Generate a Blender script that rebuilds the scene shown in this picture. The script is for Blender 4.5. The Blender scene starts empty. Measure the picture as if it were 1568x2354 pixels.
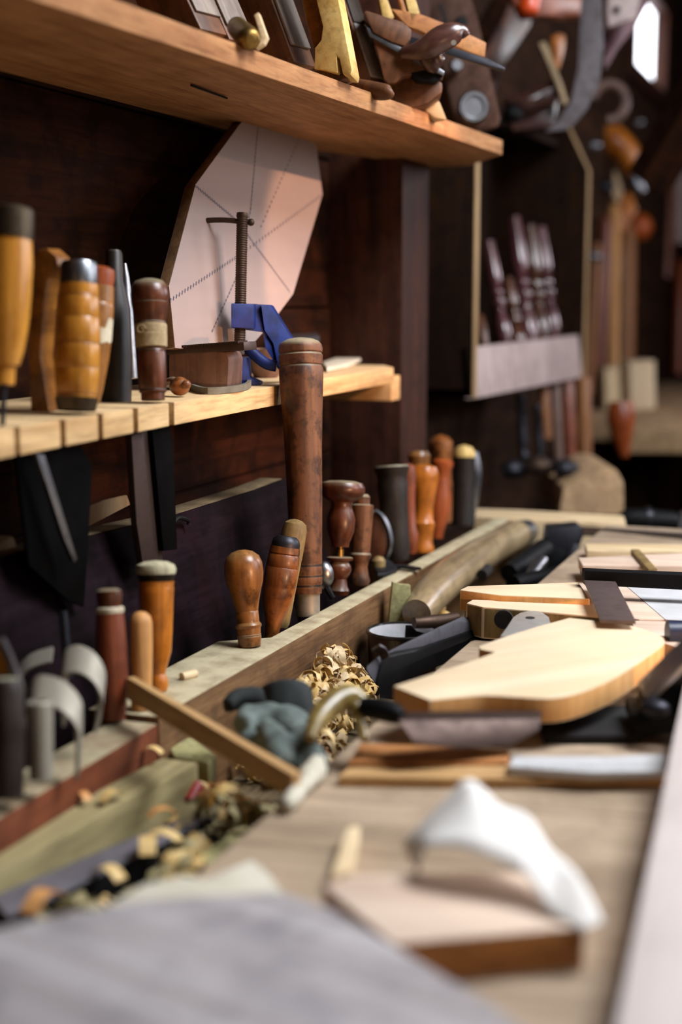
import bpy, bmesh, math, random
from mathutils import Vector, Matrix, noise
random.seed(7)
PI = math.pi
scene = bpy.context.scene
COL = scene.collection

# ------------------------------------------------------------------ camera, world, lights, exposure
CAMZ = 1.21
F, IW, IH = 3270.0, 1568.0, 2354.0
_d = Vector((2000 - IW/2, -(690 - IH/2), -F)).normalized()      # world +Y (along the wall) seen in camera axes
_p = math.atan2(IH/2 - 690, F)
_u = Vector((0, math.cos(_p), math.sin(_p)))
if abs(_u.dot(_d)) > 1e-5: _u = Vector((0, math.cos(_p), -math.sin(_p)))
_x = _d.cross(_u)
RW = Matrix((_x, _d, _u))                                       # camera axes -> world axes
cd = bpy.data.cameras.new('camera'); cam = bpy.data.objects.new('camera', cd); COL.objects.link(cam)
cam.matrix_world = Matrix.Translation((0, 0, CAMZ)) @ RW.to_4x4()
cd.sensor_fit = 'VERTICAL'; cd.sensor_height = 36; cd.sensor_width = 24; cd.lens = F/IH*36
cd.clip_start = 0.02
cd.dof.use_dof = True; cd.dof.focus_distance = 1.36; cd.dof.aperture_fstop = 2.9
cd.dof.aperture_blades = 0
scene.camera = cam
vs = scene.view_settings
scene.display_settings.display_device = 'sRGB'
vs.view_transform = 'Standard'; vs.look = 'None'; vs.gamma = 1; vs.use_curve_mapping = False
vs.exposure = 0.0
try: scene.cycles.use_denoising = True
except Exception: pass
w = bpy.data.worlds.new('world'); scene.world = w; w.use_nodes = True
w.node_tree.nodes['Background'].inputs[0].default_value = (0.75, 0.85, 1, 1)
w.node_tree.nodes['Background'].inputs[1].default_value = 0.0

def area(name, loc, target, sx, sy, energy, color, spread=PI):
    l = bpy.data.lights.new(name, 'AREA'); l.shape = 'RECTANGLE'; l.size = sx; l.size_y = sy
    l.energy = energy; l.color = color; l.spread = spread
    o = bpy.data.objects.new(name, l); COL.objects.link(o); o.location = loc
    o.rotation_euler = (Vector(target) - Vector(loc)).to_track_quat('-Z', 'Y').to_euler()
    return o
def spot(name, loc, target, energy, color, size, radius, blend=.3):
    l = bpy.data.lights.new(name, 'SPOT'); l.energy = energy; l.color = color; l.spot_size = size
    l.shadow_soft_size = radius; l.spot_blend = blend
    o = bpy.data.objects.new(name, l); COL.objects.link(o); o.location = loc
    o.rotation_euler = (Vector(target) - Vector(loc)).to_track_quat('-Z', 'Y').to_euler()
    return o
area('skylight', (0.50, 1.25, 2.5), (-.15, 1.15, .9), .8, 1.1, 84, (.92, .95, 1.0))
area('window_daylight', (1.5, 1.9, 1.75), (-.45, 1.35, 1.0), .7, .7, 14, (.90, .94, 1.0))
area('far_fill_light', (1.3, 4.0, 1.9), (-.6, 3.0, 1.1), .7, .7, 24, (.98, .93, 1.0))  # added fill so light reaches the far tools; no window is built here
spot('bench_lamp', (1.65, 1.05, 2.02), (-.6, 1.48, 1.22), 30, (1.0, .58, .34), .42, .02, .5)
spot('patch_spot', (1.70, 1.12, 2.02), (-.6, 1.64, 1.20), 260, (1.0, .52, .28), .165, .012, .2)  # added spot, cone narrowed to shape the warm patch on the octagonal board
spot('wall_glow_spot', (1.0, .55, 1.12), (-.70, 1.42, 1.03), 70, (1.0, .52, .27), .30, .03, .6)  # added spot for the warm glow on the wall under the lower shelf
area('low_warm_fill', (1.0, -.3, 1.15), (-.5, 1.2, 1.0), .4, .4, 2.4, (1.0, .62, .36))  # added weak warm fill from the camera side for the orange front faces

# ------------------------------------------------------------------ pixel -> world helpers (photo frame 1568x2354)
C0 = Vector((0, 0, CAMZ))
def ray(px, py): return RW @ (Vector((px - IW/2, -(py - IH/2), -F)) / F)
def at(px, py, d): return C0 + ray(px, py)*d
def onz(px, py, h):                       # h is measured from the camera's height
    r = ray(px, py); return C0 + r*(h/r.z)
def onx(px, py, x):
    r = ray(px, py); return C0 + r*(x/r.x)
def ony(px, py, y):
    r = ray(px, py); return C0 + r*(y/r.y)
FW = -(RW @ Vector((0, 0, 1)))
def dep(P): return (Vector(P) - C0).dot(FW)
def m(px, d): return px*d/F              # pixels to metres at depth d

# ------------------------------------------------------------------ materials
def lin(c):
    if isinstance(c, str):
        c = [int(c[i:i+2], 16)/255 for i in (0, 2, 4)]
    return tuple((v/12.92 if v <= .04045 else ((v + .055)/1.055)**2.4) for v in c[:3]) + (1,)
MATS = {}
def newmat(name):
    mt = bpy.data.materials.new(name); mt.use_nodes = True
    MATS[name] = mt
    return mt, mt.node_tree, mt.node_tree.nodes['Principled BSDF']
def coords(nt, scale):
    tc = nt.nodes.new('ShaderNodeTexCoord'); oi = nt.nodes.new('ShaderNodeObjectInfo')
    ad = nt.nodes.new('ShaderNodeVectorMath'); ad.operation = 'ADD'
    mu = nt.nodes.new('ShaderNodeVectorMath'); mu.operation = 'SCALE'; mu.inputs['Scale'].default_value = 7.3
    cv = nt.nodes.new('ShaderNodeCombineXYZ')
    for i in range(3): nt.links.new(oi.outputs['Random'], cv.inputs[i])
    nt.links.new(cv.outputs[0], mu.inputs[0])
    nt.links.new(tc.outputs['Object'], ad.inputs[0]); nt.links.new(mu.outputs[0], ad.inputs[1])
    mp = nt.nodes.new('ShaderNodeMapping'); mp.inputs['Scale'].default_value = scale
    nt.links.new(ad.outputs[0], mp.inputs[0])
    return mp.outputs[0], ad.outputs[0]
def nz(nt, vec, scale, detail=4, rough=.55, dist=0):
    n = nt.nodes.new('ShaderNodeTexNoise'); n.inputs['Scale'].default_value = scale
    n.inputs['Detail'].default_value = detail; n.inputs['Roughness'].default_value = rough
    n.inputs['Distortion'].default_value = dist
    nt.links.new(vec, n.inputs['Vector']); return n.outputs['Fac']
def ramp(nt, fac, stops):
    r = nt.nodes.new('ShaderNodeValToRGB'); e = r.color_ramp.elements
    while len(e) < len(stops): e.new(.5)
    for i, (p, c) in enumerate(stops): e[i].position = p; e[i].color = c
    nt.links.new(fac, r.inputs[0]); return r.outputs[0]
def mix(nt, fac, a, b, mode='MIX'):
    n = nt.nodes.new('ShaderNodeMix'); n.data_type = 'RGBA'; n.blend_type = mode
    if isinstance(fac, float): n.inputs[0].default_value = fac
    else: nt.links.new(fac, n.inputs[0])
    for k, v in ((6, a), (7, b)):
        if isinstance(v, tuple): n.inputs[k].default_value = v
        else: nt.links.new(v, n.inputs[k])
    return n.outputs[2]
def bump(nt, bs, fac, st, dist=.001):
    b = nt.nodes.new('ShaderNodeBump'); b.inputs['Strength'].default_value = st; b.inputs['Distance'].default_value = dist
    nt.links.new(fac, b.inputs['Height']); nt.links.new(b.outputs[0], bs.inputs['Normal'])
def wood(name, dark, light, rough=.6, axis='X', grain=1.0, dust=None, dustamt=.9, stain=.35, coat=0, bstr=.25, stainc=None, spec=.4, finec=.55):
    mt, nt, bs = newmat(name)
    s = [60*grain]*3; s['XYZ'.index(axis)] = 4*grain
    v, raw = coords(nt, s)
    g = nz(nt, v, 1.0, 6, .6, .8)
    fine = nz(nt, v, 5.0, 3, .6, .2)
    c = ramp(nt, g, [(.30, lin(dark)), (.68, lin(light))])
    fr = ramp(nt, fine, [(.32, (.45, .42, .40, 1)), (.55, (1, 1, 1, 1))])
    c = mix(nt, finec, c, fr, 'MULTIPLY')
    bs.inputs['Specular IOR Level'].default_value = spec
    bl = nz(nt, raw, 48 if axis == 'Z' else 22, 5, .65)
    spk = nz(nt, raw, 260, 2, .5)
    st = ramp(nt, bl, [(.38, (1, 1, 1, 1)), (.52, (0, 0, 0, 1))])
    sm = nt.nodes.new('ShaderNodeMath'); sm.operation = 'MULTIPLY'; sm.inputs[1].default_value = stain
    nt.links.new(st, sm.inputs[0])
    sc = lin(stainc) if stainc else tuple(x*.30 for x in lin(dark)[:3]) + (1,)
    c = mix(nt, sm.outputs[0], c, sc)
    c = mix(nt, ramp(nt, spk, [(.66, (0, 0, 0, 1)), (.74, (min(1, stain),)*3 + (1,))]), c, sc)
    if dust:
        ge = nt.nodes.new('ShaderNodeNewGeometry'); sx = nt.nodes.new('ShaderNodeSeparateXYZ')
        nt.links.new(ge.outputs['Normal'], sx.inputs[0])
        mr = nt.nodes.new('ShaderNodeMapRange'); mr.inputs[1].default_value = .4; mr.inputs[2].default_value = .85
        nt.links.new(sx.outputs['Z'], mr.inputs[0])
        dn = nz(nt, raw, 45, 5, .65)
        dr = ramp(nt, dn, [(.25, (.35, .35, .35, 1)), (.6, (1, 1, 1, 1))])
        mm = nt.nodes.new('ShaderNodeMath'); mm.operation = 'MULTIPLY'
        nt.links.new(mr.outputs[0], mm.inputs[0]); nt.links.new(dr, mm.inputs[1])
        m2 = nt.nodes.new('ShaderNodeMath'); m2.operation = 'MULTIPLY'; m2.inputs[1].default_value = dustamt
        nt.links.new(mm.outputs[0], m2.inputs[0])
        c = mix(nt, m2.outputs[0], c, lin(dust))
    nt.links.new(c, bs.inputs['Base Color'])
    rr = nt.nodes.new('ShaderNodeMapRange'); rr.inputs[3].default_value = max(.05, rough - .1); rr.inputs[4].default_value = min(1, rough + .15)
    nt.links.new(bl, rr.inputs[0]); nt.links.new(rr.outputs[0], bs.inputs['Roughness'])
    bs.inputs['Coat Weight'].default_value = coat; bs.inputs['Coat Roughness'].default_value = .25
    bump(nt, bs, fine, bstr, .0008)
    return mt
def metal(name, c, rough=.35, metallic=1.0, c2=None, spots=.5):
    mt, nt, bs = newmat(name)
    v, raw = coords(nt, (1, 1, 1))
    n = nz(nt, raw, 70, 5, .65)
    c2 = c2 or '1a1410'
    cc = mix(nt, ramp(nt, n, [(.5, (0, 0, 0, 1)), (.75, (spots,)*3 + (1,))]), lin(c), lin(c2))
    if metallic < .6: bs.inputs['Specular IOR Level'].default_value = .22
    nt.links.new(cc, bs.inputs['Base Color']); bs.inputs['Metallic'].default_value = metallic
    rr = nt.nodes.new('ShaderNodeMapRange'); rr.inputs[3].default_value = rough*.7; rr.inputs[4].default_value = min(1, rough*1.5)
    nt.links.new(n, rr.inputs[0]); nt.links.new(rr.outputs[0], bs.inputs['Roughness'])
    bump(nt, bs, n, .15, .0005)
    return mt
def plain(name, c, rough=.5, c2=None, scale=40, metallic=0, sub=0, coat=0, bstr=.2, emit=None):
    mt, nt, bs = newmat(name)
    v, raw = coords(nt, (1, 1, 1))
    n = nz(nt, raw, scale, 5, .6)
    cc = mix(nt, ramp(nt, n, [(.38, (0, 0, 0, 1)), (.66, (1, 1, 1, 1))]), lin(c), lin(c2 or c))
    nt.links.new(cc, bs.inputs['Base Color']); bs.inputs['Roughness'].default_value = rough
    bs.inputs['Metallic'].default_value = metallic; bs.inputs['Coat Weight'].default_value = coat
    bump(nt, bs, n, bstr, .0008)
    if emit:
        bs.inputs['Emission Color'].default_value = lin(c); bs.inputs['Emission Strength'].default_value = emit
    return mt

wood('wall_wood', '170b05', '371b0c', .9, 'Y', .6, stain=.6, spec=.08)
wood('board_dark', '0c0608', '1c1016', .75, 'X', .6, stain=.6, spec=.05)
wood('far_wall_wood', '22140c', '412a1b', .85, 'Y', .5, stain=.5, spec=.1)
wood('post_wood', '2a140c', '4a281a', .6, 'Z', .7, spec=.2)
wood('bench_wood', '9f8971', 'bfa88f', .6, 'X', .35, stain=.4, stainc='7d6a55')
wood('shelf_wood', 'b58e5c', 'd8b684', .65, 'Y', .8, dust='c9b088', dustamt=.6, stain=.18, stainc='8a6a44')
wood('upper_wood', '8a5a36', 'b4855a', .7, 'Y', 1.2, dust='c9a277', dustamt=.4, stain=.35, stainc='6f4326', bstr=.5, spec=.2)
wood('kerf_wood', '4a3018', '6b4626', .8, 'Z', 1)
wood('ledge_wood', '5a3e28', '80603e', .7, 'Y', 1.0, dust='bdb292', dustamt=.97, stain=.4, spec=.2, bstr=.5)
wood('ledge_red', '5b2e1c', '7d452b', .6, 'Y', .8, dust='aaa082', dustamt=.85, stain=.3, spec=.2)
wood('trough_wood', '5a4a34', '7a6a4c', .7, 'Y', .7, stain=.5)
wood('barrel_wood', '9a5c16', 'd39434', .30, 'Z', .5, stain=.25, coat=.3, stainc='6b3a10', bstr=.08)
wood('barrel_dark', '6b3e12', '9c6424', .40, 'Z', .5, stain=.4, coat=.2, bstr=.1)
wood('walnut_wood', '3a1c0e', '6b3619', .35, 'Z', .5, dust='a39c80', dustamt=.6, stain=.5, coat=.2, bstr=.12)
wood('tall_wood', '482815', '7f5230', .5, 'Z', .6, dust='a39c80', dustamt=.8, stain=.85, bstr=.25)
wood('knob_wood', '643815', 'a06a33', .33, 'Z', .5, dust='8a7a50', dustamt=.35, stain=.8, coat=.25, bstr=.1)
wood('olive_wood', '6a5430', '99804f', .55, 'Z', .6, stain=.35, bstr=.2)
wood('worn_wood', '52290f', '995a22', .4, 'Z', .6, stain=.95, coat=.2, bstr=.2)
wood('orange_wood', 'a4560f', 'd8842a', .33, 'Z', .5, stain=.4, coat=.3, stainc='5a2c0a', bstr=.1)
wood('cherry_wood', '7c3414', 'a5501f', .38, 'Z', .5, stain=.3, coat=.2, bstr=.1)
wood('redbrown_wood', '5d2a18', '8c4426', .4, 'Z', .5, stain=.4, coat=.2, bstr=.12)
wood('dowel_wood', 'b87d42', 'd8a466', .5, 'Z', .7, stain=.1, bstr=.1)
wood('blackened_wood', '120d09', '2c2018', .45, 'Z', .6, dust='a5a088', dustamt=.9, stain=.5, bstr=.2)
wood('pale_cap', 'a19a7c', 'bcb394', .7, 'Z', .8, stain=.1)
wood('fresh_wood', 'd5bb96', 'e4d0b2', .6, 'X', .3, stain=.05, bstr=.05, stainc='c8a070', spec=.25, finec=.12)
wood('fresh_edge', 'd09455', 'deab70', .6, 'Z', .8, stain=.08, bstr=.1, spec=.2, finec=.3)
wood('pale_wood', 'cdb086', 'e2caa2', .6, 'X', .6, stain=.08, stainc='a58358')
wood('pink_wood', 'cdb19c', 'dec8b4', .6, 'X', .4, stain=.1, stainc='ac9080', finec=.25)
wood('block_edge', '9c622c', 'bb8043', .6, 'X', .7, stain=.1)
wood('grey_board', '8a8384', 'a8a2a2', .6, 'X', .3, stain=.4, stainc='55525a')
wood('lath_wood', 'b08552', 'd2aa76', .6, 'X', .8, stain=.15)
wood('green_wood', '8d8058', 'ab9d70', .7, 'X', .5, stain=.25, stainc='6d6448')
wood('plane_brown', '4a2c18', '75492a', .5, 'Z', .7, stain=.35)
wood('plane_grey', '6d625a', '938579', .55, 'Z', .5, stain=.3, stainc='54473e')  # greyish tone painted on plane fronts that catch the light
wood('plane_yellow', 'c49c50', 'e3c47e', .5, 'Z', .5, stain=.12, stainc='a57d38', bstr=.1)
wood('plane_mauve', '5f463c', '7d6054', .5, 'Z', .5, stain=.3)
wood('plane_orange', 'a4683a', 'c58850', .55, 'Z', .6, stain=.15)
wood('tote_wood', '35201c', '5a3a32', .22, 'X', .5, stain=.3, coat=.4, bstr=.05)
wood('billet_wood', '76644a', 'a8926e', .32, 'X', .5, stain=.35, stainc='5a4834', coat=.5, bstr=.1)
wood('horn_wood', '6f5a2e', 'a08a4c', .3, 'X', .5, stain=.35, coat=.4, bstr=.08)
wood('log_wood', 'a58460', 'c5a37c', .8, 'X', .4, stain=.3)
wood('cabinet_wood', '160b04', '2a1608', .8, 'Z', .6, stain=.5, spec=.1)
wood('cabinet_edge', 'a08058', 'bd9c70', .6, 'Z', .8, stain=.1)
wood('tray_wood', 'a8948f', 'c6b2ac', .5, 'Y', .6, stain=.3, stainc='7d6a66')
wood('hang_wood', '7a4a28', 'a06a3c', .5, 'Z', .6, stain=.3)
wood('octagon_face', '938380', '9b8b86', .8, 'Y', .2, stain=.05, stainc='b59a88', bstr=.03, spec=.15, finec=.06)
wood('octagon_edge', '5a4026', '7d5c3a', .7, 'Z', .8)
wood('split_wood', '8d8a5a', 'b8b07c', .7, 'Z', .8, stain=.3, stainc='444a3a')
metal('steel_dark', '34343a', .42, .85, '15120f', .6)
metal('steel_pale', '979184', .5, .35, '8a8478', .5)
metal('ferrule_grey', '8d877a', .5, .6, '4a443a', .6)
plain('dusty_iron', '7a767c', .55, '5d5a60', 30, metallic=.3)
metal('steel_black', '0a0b0d', .5, .4, '0c0b0a', .5)
metal('iron_black', '0c0c0e', .55, .3, '0e0d0d', .5)
metal('steel', '8b8d92', .33, 1, '3a332c', .5)
metal('steel_bright', 'd0cbc4', .3, .6, '6d6258', .3)
metal('plane_steel', '5a595f', .45, .35, '2a2a2e', .6)
metal('square_steel', '5f524f', .4, .35, '3a302d', .6)
metal('brass_old', '8a6f3e', .4, 1, '3a2a14', .5)
metal('ferrule_dark', '4d4234', .38, .9, '231a10', .6)
metal('rust_screw', '4a3a30', .5, .8, '2a1a10', .6)
metal('blade_brown', '4a3a34', .45, .7, '2a201c', .6)
metal('saw_blade', '4a4446', .5, .3, '3a2c2a', .7)
plain('clamp_blue', '0e1a48', .5, '182c6c', 60)
MATS['clamp_blue'].node_tree.nodes['Principled BSDF'].inputs['Specular IOR Level'].default_value = .2
plain('orange_plastic', 'd24a14', .35, 'b83c0e', 30, coat=.3)
plain('orange_ball', 'b8561a', .45, '96420f', 30)
plain('white_enamel', 'd5d8dc', .2, 'b5b4b8', 25, coat=.4, bstr=.03)
plain('maroon_enamel', '1f0e0b', .3, '2e1510', 25, coat=.3, bstr=.03)
plain('black_rim', '0d0d0e', .25, '1d1c1c', 40, coat=.4, bstr=.05)
plain('paper_white', 'e9e6e2', .75, 'dcd8d2', 18, bstr=.1)
plain('paper_cream', 'c9c3b2', .8, 'b8b09c', 25, bstr=.15)
plain('tape_white', 'c7c7c9', .6, 'b5b4b4', 18)
plain('cloth_tape', 'a5916e', .9, '8d7855', 260, bstr=.6)
plain('shaving', 'c9a35c', .6, 'e0c48c', 60)
plain('shaving_orange', 'b8763a', .6, 'd29a5c', 60)
plain('shaving_dusty', '8d8058', .7, 'b0a478', 40)
plain('glove_leather', '434d49', .8, '6d7872', 45, bstr=.5)
plain('glove_dark', '15191a', .8, '222827', 60, bstr=.5)
plain('cardboard', '7d6344', .9, '947853', 30)
plain('stone_brown', '5c5442', .8, '7d735a', 40, bstr=.4)
plain('red_paint', 'a0241c', .5, '8a1a14', 30)
plain('cream_label', 'c8bca2', .8, 'a89a7e', 80)
plain('ink_blue', '4a4450', .8, '5d5562', 40)
plain('rope_grey', '5d574a', .8, '6f6858', 80)
plain('blade_black', '040404', .6, '080707', 40)
MATS['blade_black'].node_tree.nodes['Principled BSDF'].inputs['Specular IOR Level'].default_value = .03
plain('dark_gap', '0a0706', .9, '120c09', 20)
plain('floor_mat', '2b2119', .8, '3b2d22', 8)
plain('ceiling_mat', '241a13', .9, '2f231a', 8)
plain('navy_plastic', '141d33', .4, '1c2744', 30)
plain('bench_dust', '8f8468', .9, '6d624a', 30)
plain('window_sky', 'f4f6ff', .5, None, 2, emit=5.0)
wood('plank_grey', 'b9aca6', 'd0c4be', .6, 'X', .4, stain=.1, stainc='9c908c', finec=.2)
plain('saw_purple', '4a2630', .45, '5d333a', 25, metallic=.2)
def M(n): return MATS[n]

# ------------------------------------------------------------------ object helpers
def tag(o, label, cat, group=None, kind=None):
    o['label'] = label; o['category'] = cat
    if group: o['group'] = group
    if kind: o['kind'] = kind
    return o
def struct(o):
    o['kind'] = 'structure'; return o
def frame(direction, up=(0, 0, 1)):
    x = Vector(direction).normalized(); u = Vector(up)
    if abs(x.dot(u.normalized())) > .98: u = Vector((0, 1, 0))
    y = u.cross(x).normalized(); z = x.cross(y)
    return Matrix((x, y, z)).transposed()
def empty(name, loc, label, cat, group=None):
    o = bpy.data.objects.new(name, None); COL.objects.link(o); o.location = loc
    o.empty_display_size = .01
    return tag(o, label, cat, group)
def wpos(o):
    p = Vector(o.location)
    while o.parent: o = o.parent; p += Vector(o.location)
    return p
def link(name, bm, mats, parent=None, axis=None, up=(0, 0, 1), smooth=35, rot=None, origin=None):
    """bmesh in world coordinates -> object whose origin is its base; local X along 'axis'."""
    if not isinstance(mats, (list, tuple)): mats = [mats]
    bmesh.ops.remove_doubles(bm, verts=bm.verts, dist=1e-6)
    bmesh.ops.recalc_face_normals(bm, faces=bm.faces)
    R = rot if rot is not None else (frame(axis, up) if axis is not None else Matrix.Identity(3))
    co = [v.co for v in bm.verts]
    if origin is None:
        origin = Vector(((min(c.x for c in co) + max(c.x for c in co))/2, (min(c.y for c in co) + max(c.y for c in co))/2, min(c.z for c in co)))
    origin = Vector(origin)
    if parent is not None: R = Matrix.Identity(3) if (rot is None and axis is None) else R
    Ri = R.transposed()
    for v in bm.verts: v.co = Ri @ (v.co - origin)
    me = bpy.data.meshes.new(name); bm.to_mesh(me); bm.free()
    for mt in mats: me.materials.append(M(mt) if isinstance(mt, str) else mt)
    for p in me.polygons: p.use_smooth = True
    me.set_sharp_from_angle(angle=math.radians(smooth))
    o = bpy.data.objects.new(name, me); COL.objects.link(o)
    if parent is not None:
        o.parent = parent
        pr = parent
        # parents carry rotation only when they are meshes built with an axis
        PM = Matrix.Identity(4); ch = []
        while pr: ch.append(pr); pr = pr.parent
        for q in reversed(ch): PM = PM @ (Matrix.Translation(q.location) @ q.rotation_euler.to_matrix().to_4x4())
        Lm = PM.inverted() @ (Matrix.Translation(origin) @ R.to_4x4())
        o.location = Lm.to_translation(); o.rotation_euler = Lm.to_euler()
    else:
        o.location = origin; o.rotation_euler = R.to_euler()
    return o
def bev(bm, w, seg=2, ang=30):
    if w <= 0: return bm
    bmesh.ops.remove_doubles(bm, verts=bm.verts, dist=1e-6)
    bmesh.ops.recalc_face_normals(bm, faces=bm.faces)
    es = [e for e in bm.edges if len(e.link_faces) == 2 and e.calc_face_angle(0) > math.radians(ang)]
    bmesh.ops.bevel(bm, geom=es, offset=w, segments=seg, affect='EDGES', profile=.6, clamp_overlap=True)
    return bm
def prism(pts, vec, bevel=.0008, seg=2, bm=None, mi=0, mi_side=None):
    nb = bmesh.new(); vec = Vector(vec)
    a = [nb.verts.new(Vector(p)) for p in pts]; b = [nb.verts.new(Vector(p) + vec) for p in pts]
    f = nb.faces.new(a); f.material_index = mi
    f = nb.faces.new(list(reversed(b))); f.material_index = mi
    n = len(pts)
    for i in range(n):
        f = nb.faces.new((a[i], b[i], b[(i+1) % n], a[(i+1) % n])); f.material_index = mi if mi_side is None else mi_side
    bev(nb, bevel, seg)
    if bm is None: return nb
    return merge(bm, nb)
def merge(bm, nb):
    me = bpy.data.meshes.new('tmp'); nb.to_mesh(me); nb.free(); bm.from_mesh(me); bpy.data.meshes.remove(me)
    return bm
def box(c, dims, R=None, bevel=.0008, seg=2, bm=None, mi=0):
    R = R or Matrix.Identity(3); c = Vector(c); x, y, z = [v/2 for v in dims]
    pts = [c + R @ Vector(p) for p in ((-x, -y, -z), (x, -y, -z), (x, y, -z), (-x, y, -z))]
    return prism(pts, R @ Vector((0, 0, 2*z)), bevel, seg, bm, mi)
def catmull(pts, k=6):
    out = []; n = len(pts)
    for i in range(n - 1):
        p0 = pts[max(0, i-1)]; p1 = pts[i]; p2 = pts[i+1]; p3 = pts[min(n-1, i+2)]
        for j in range(k):
            t = j/k
            out.append(tuple(.5*(2*b + (c - a)*t + (2*a - 5*b + 4*c - d)*t*t + (3*b - a - 3*c + d)*t**3) for a, b, c, d in zip(p0, p1, p2, p3)))
    out.append(tuple(pts[-1])); return out
def lathe(base, top, prof, seg=28, bm=None, smoothk=0, squash=1.0):
    """prof: (t, radius[, material]); t runs 0 at base to 1 at top."""
    bm = bm or bmesh.new(); base = Vector(base); top = Vector(top)
    z = (top - base); L = z.length; z.normalize()
    x = z.cross(Vector((0, 1, 0)) if abs(z.y) < .9 else Vector((1, 0, 0))).normalized(); y = z.cross(x)
    rings = []
    for q in prof:
        t, r = q[0], q[1]
        if r < 1e-6: rings.append([bm.verts.new(base + z*(t*L))])
        else: rings.append([bm.verts.new(base + z*(t*L) + x*(r*math.cos(2*PI*i/seg)) + y*(squash*r*math.sin(2*PI*i/seg))) for i in range(seg)])
    for k in range(len(rings) - 1):
        a, b = rings[k], rings[k+1]; mi = prof[k][2] if len(prof[k]) > 2 else 0
        for i in range(seg):
            j = (i+1) % seg
            if len(a) == 1 and len(b) == 1: continue
            if len(a) == 1: f = bm.faces.new((a[0], b[i], b[j]))
            elif len(b) == 1: f = bm.faces.new((a[i], a[j], b[0]))
            else: f = bm.faces.new((a[i], a[j], b[j], b[i]))
            f.material_index = mi
    for rr in (rings[0], rings[-1]):
        if len(rr) > 1: bm.faces.new(rr)
    return bm
def tube(pts, radii, seg=14, bm=None, cap=True, flat=1.0, k=5, up=(0, 0, 1)):
    """flat scales the cross-section across 'up'."""
    bm = bm or bmesh.new()
    if isinstance(radii, (int, float)): radii = [radii]*len(pts)
    P = catmull([tuple(p) + (r,) for p, r in zip(pts, radii)], k) if k > 1 else [tuple(p) + (r,) for p, r in zip(pts, radii)]
    rings = []; n = len(P)
    for i, q in enumerate(P):
        c = Vector(q[:3]); r = max(q[3], 1e-5)
        t = (Vector(P[min(i+1, n-1)][:3]) - Vector(P[max(i-1, 0)][:3])).normalized()
        s = t.cross(Vector(up)); s = s.normalized() if s.length > 1e-4 else Vector((1, 0, 0))
        u = s.cross(t).normalized()
        rings.append([bm.verts.new(c + s*(flat*r*math.cos(2*PI*j/seg)) + u*(r*math.sin(2*PI*j/seg))) for j in range(seg)])
    for a, b in zip(rings, rings[1:]):
        for j in range(seg): bm.faces.new((a[j], a[(j+1) % seg], b[(j+1) % seg], b[j]))
    if cap:
        for rr, cen, d in ((rings[0], P[0], -1), (rings[-1], P[-1], 1)):
            bm.faces.new(rr if d > 0 else list(reversed(rr)))
    return bm
def ribbon(pts, width, thick, bm=None, up=(0, 0, 1), wvec=None, k=5, taper=0):
    """a flat strip following pts; its width lies along wvec (or across up)."""
    bm = bm or bmesh.new(); P = [Vector(p) for p in (catmull([tuple(p) for p in pts], k) if k > 1 else pts)]
    n = len(P); rows = []
    for i, c in enumerate(P):
        t = (P[min(i+1, n-1)] - P[max(i-1, 0)]).normalized()
        wv = Vector(wvec).normalized() if wvec is not None else t.cross(Vector(up)).normalized()
        nn = t.cross(wv).normalized(); ww = width*(1 - taper*abs(2*i/(n-1) - 1))
        rows.append([bm.verts.new(c + wv*(a*ww/2) + nn*(b*thick/2)) for a, b in ((-1, -1), (1, -1), (1, 1), (-1, 1))])
    for a, b in zip(rows, rows[1:]):
        for j in range(4): bm.faces.new((a[j], a[(j+1) % 4], b[(j+1) % 4], b[j]))
    bm.faces.new(rows[0]); bm.faces.new(list(reversed(rows[-1])))
    return bm
def sphere(c, r, bm=None, sc=(1, 1, 1), seg=20):
    bm = bm or bmesh.new(); c = Vector(c)
    mt = Matrix.Translation(c) @ Matrix.Diagonal((r*sc[0], r*sc[1], r*sc[2], 1))
    bmesh.ops.create_uvsphere(bm, u_segments=seg, v_segments=seg//2 + 2, radius=1, matrix=mt)
    return bm
def turned(name, label, cat, base, top, segs, group=None, rpx=True, sg=28, squash=1.0):
    """a turned tool: segs = [(part, materials, [(t, radius_px[, mi])...])...]; one segment makes a single mesh."""
    base = Vector(base); top = Vector(top); d = dep((base + top)/2); k = d/F if rpx else 1
    z = (top - base).normalized()
    x = Vector((0, 1, 0)).cross(z).normalized(); y = z.cross(x)
    R = Matrix((x, y, z)).transposed()
    if len(segs) == 1:
        o = link(name, lathe(base, top, [(q[0], q[1]*k) + tuple(q[2:]) for q in segs[0][2]], sg, squash=squash), segs[0][1], rot=R, origin=base)
        return tag(o, label, cat, group)
    e = empty(name, base, label, cat, group)
    for pn, mt, pr in segs:
        link(pn, lathe(base, top, [(q[0], q[1]*k) + tuple(q[2:]) for q in pr], sg, squash=squash), mt, e, rot=R, origin=base + z*((top-base).length*pr[0][0]))
    return e
def flat(name, label, cat, px, h, thick, mat, bevel=.001, axis=None, group=None, parent=None, side=None):
    """a board whose top face is seen at px on the level h (below the camera)."""
    pts = [onz(x, y, h) for x, y in px]
    mats = [mat] if side is None else [mat, side]
    o = link(name, prism(pts, (0, 0, -thick), bevel, mi_side=None if side is None else 1), mats, parent, axis=axis)
    if label: tag(o, label, cat, group)
    return o
def plate(px, y, ty, bevel=.001, bm=None):
    """outline seen at px on the upright plane y, ty metres deep."""
    return prism([ony(a, b, y) for a, b in px], (0, ty, 0), bevel, 2, bm)
def platex(px, x, tx, bevel=.001, bm=None):
    return prism([onx(a, b, x) for a, b in px], (tx, 0, 0), bevel, 2, bm)

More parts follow.
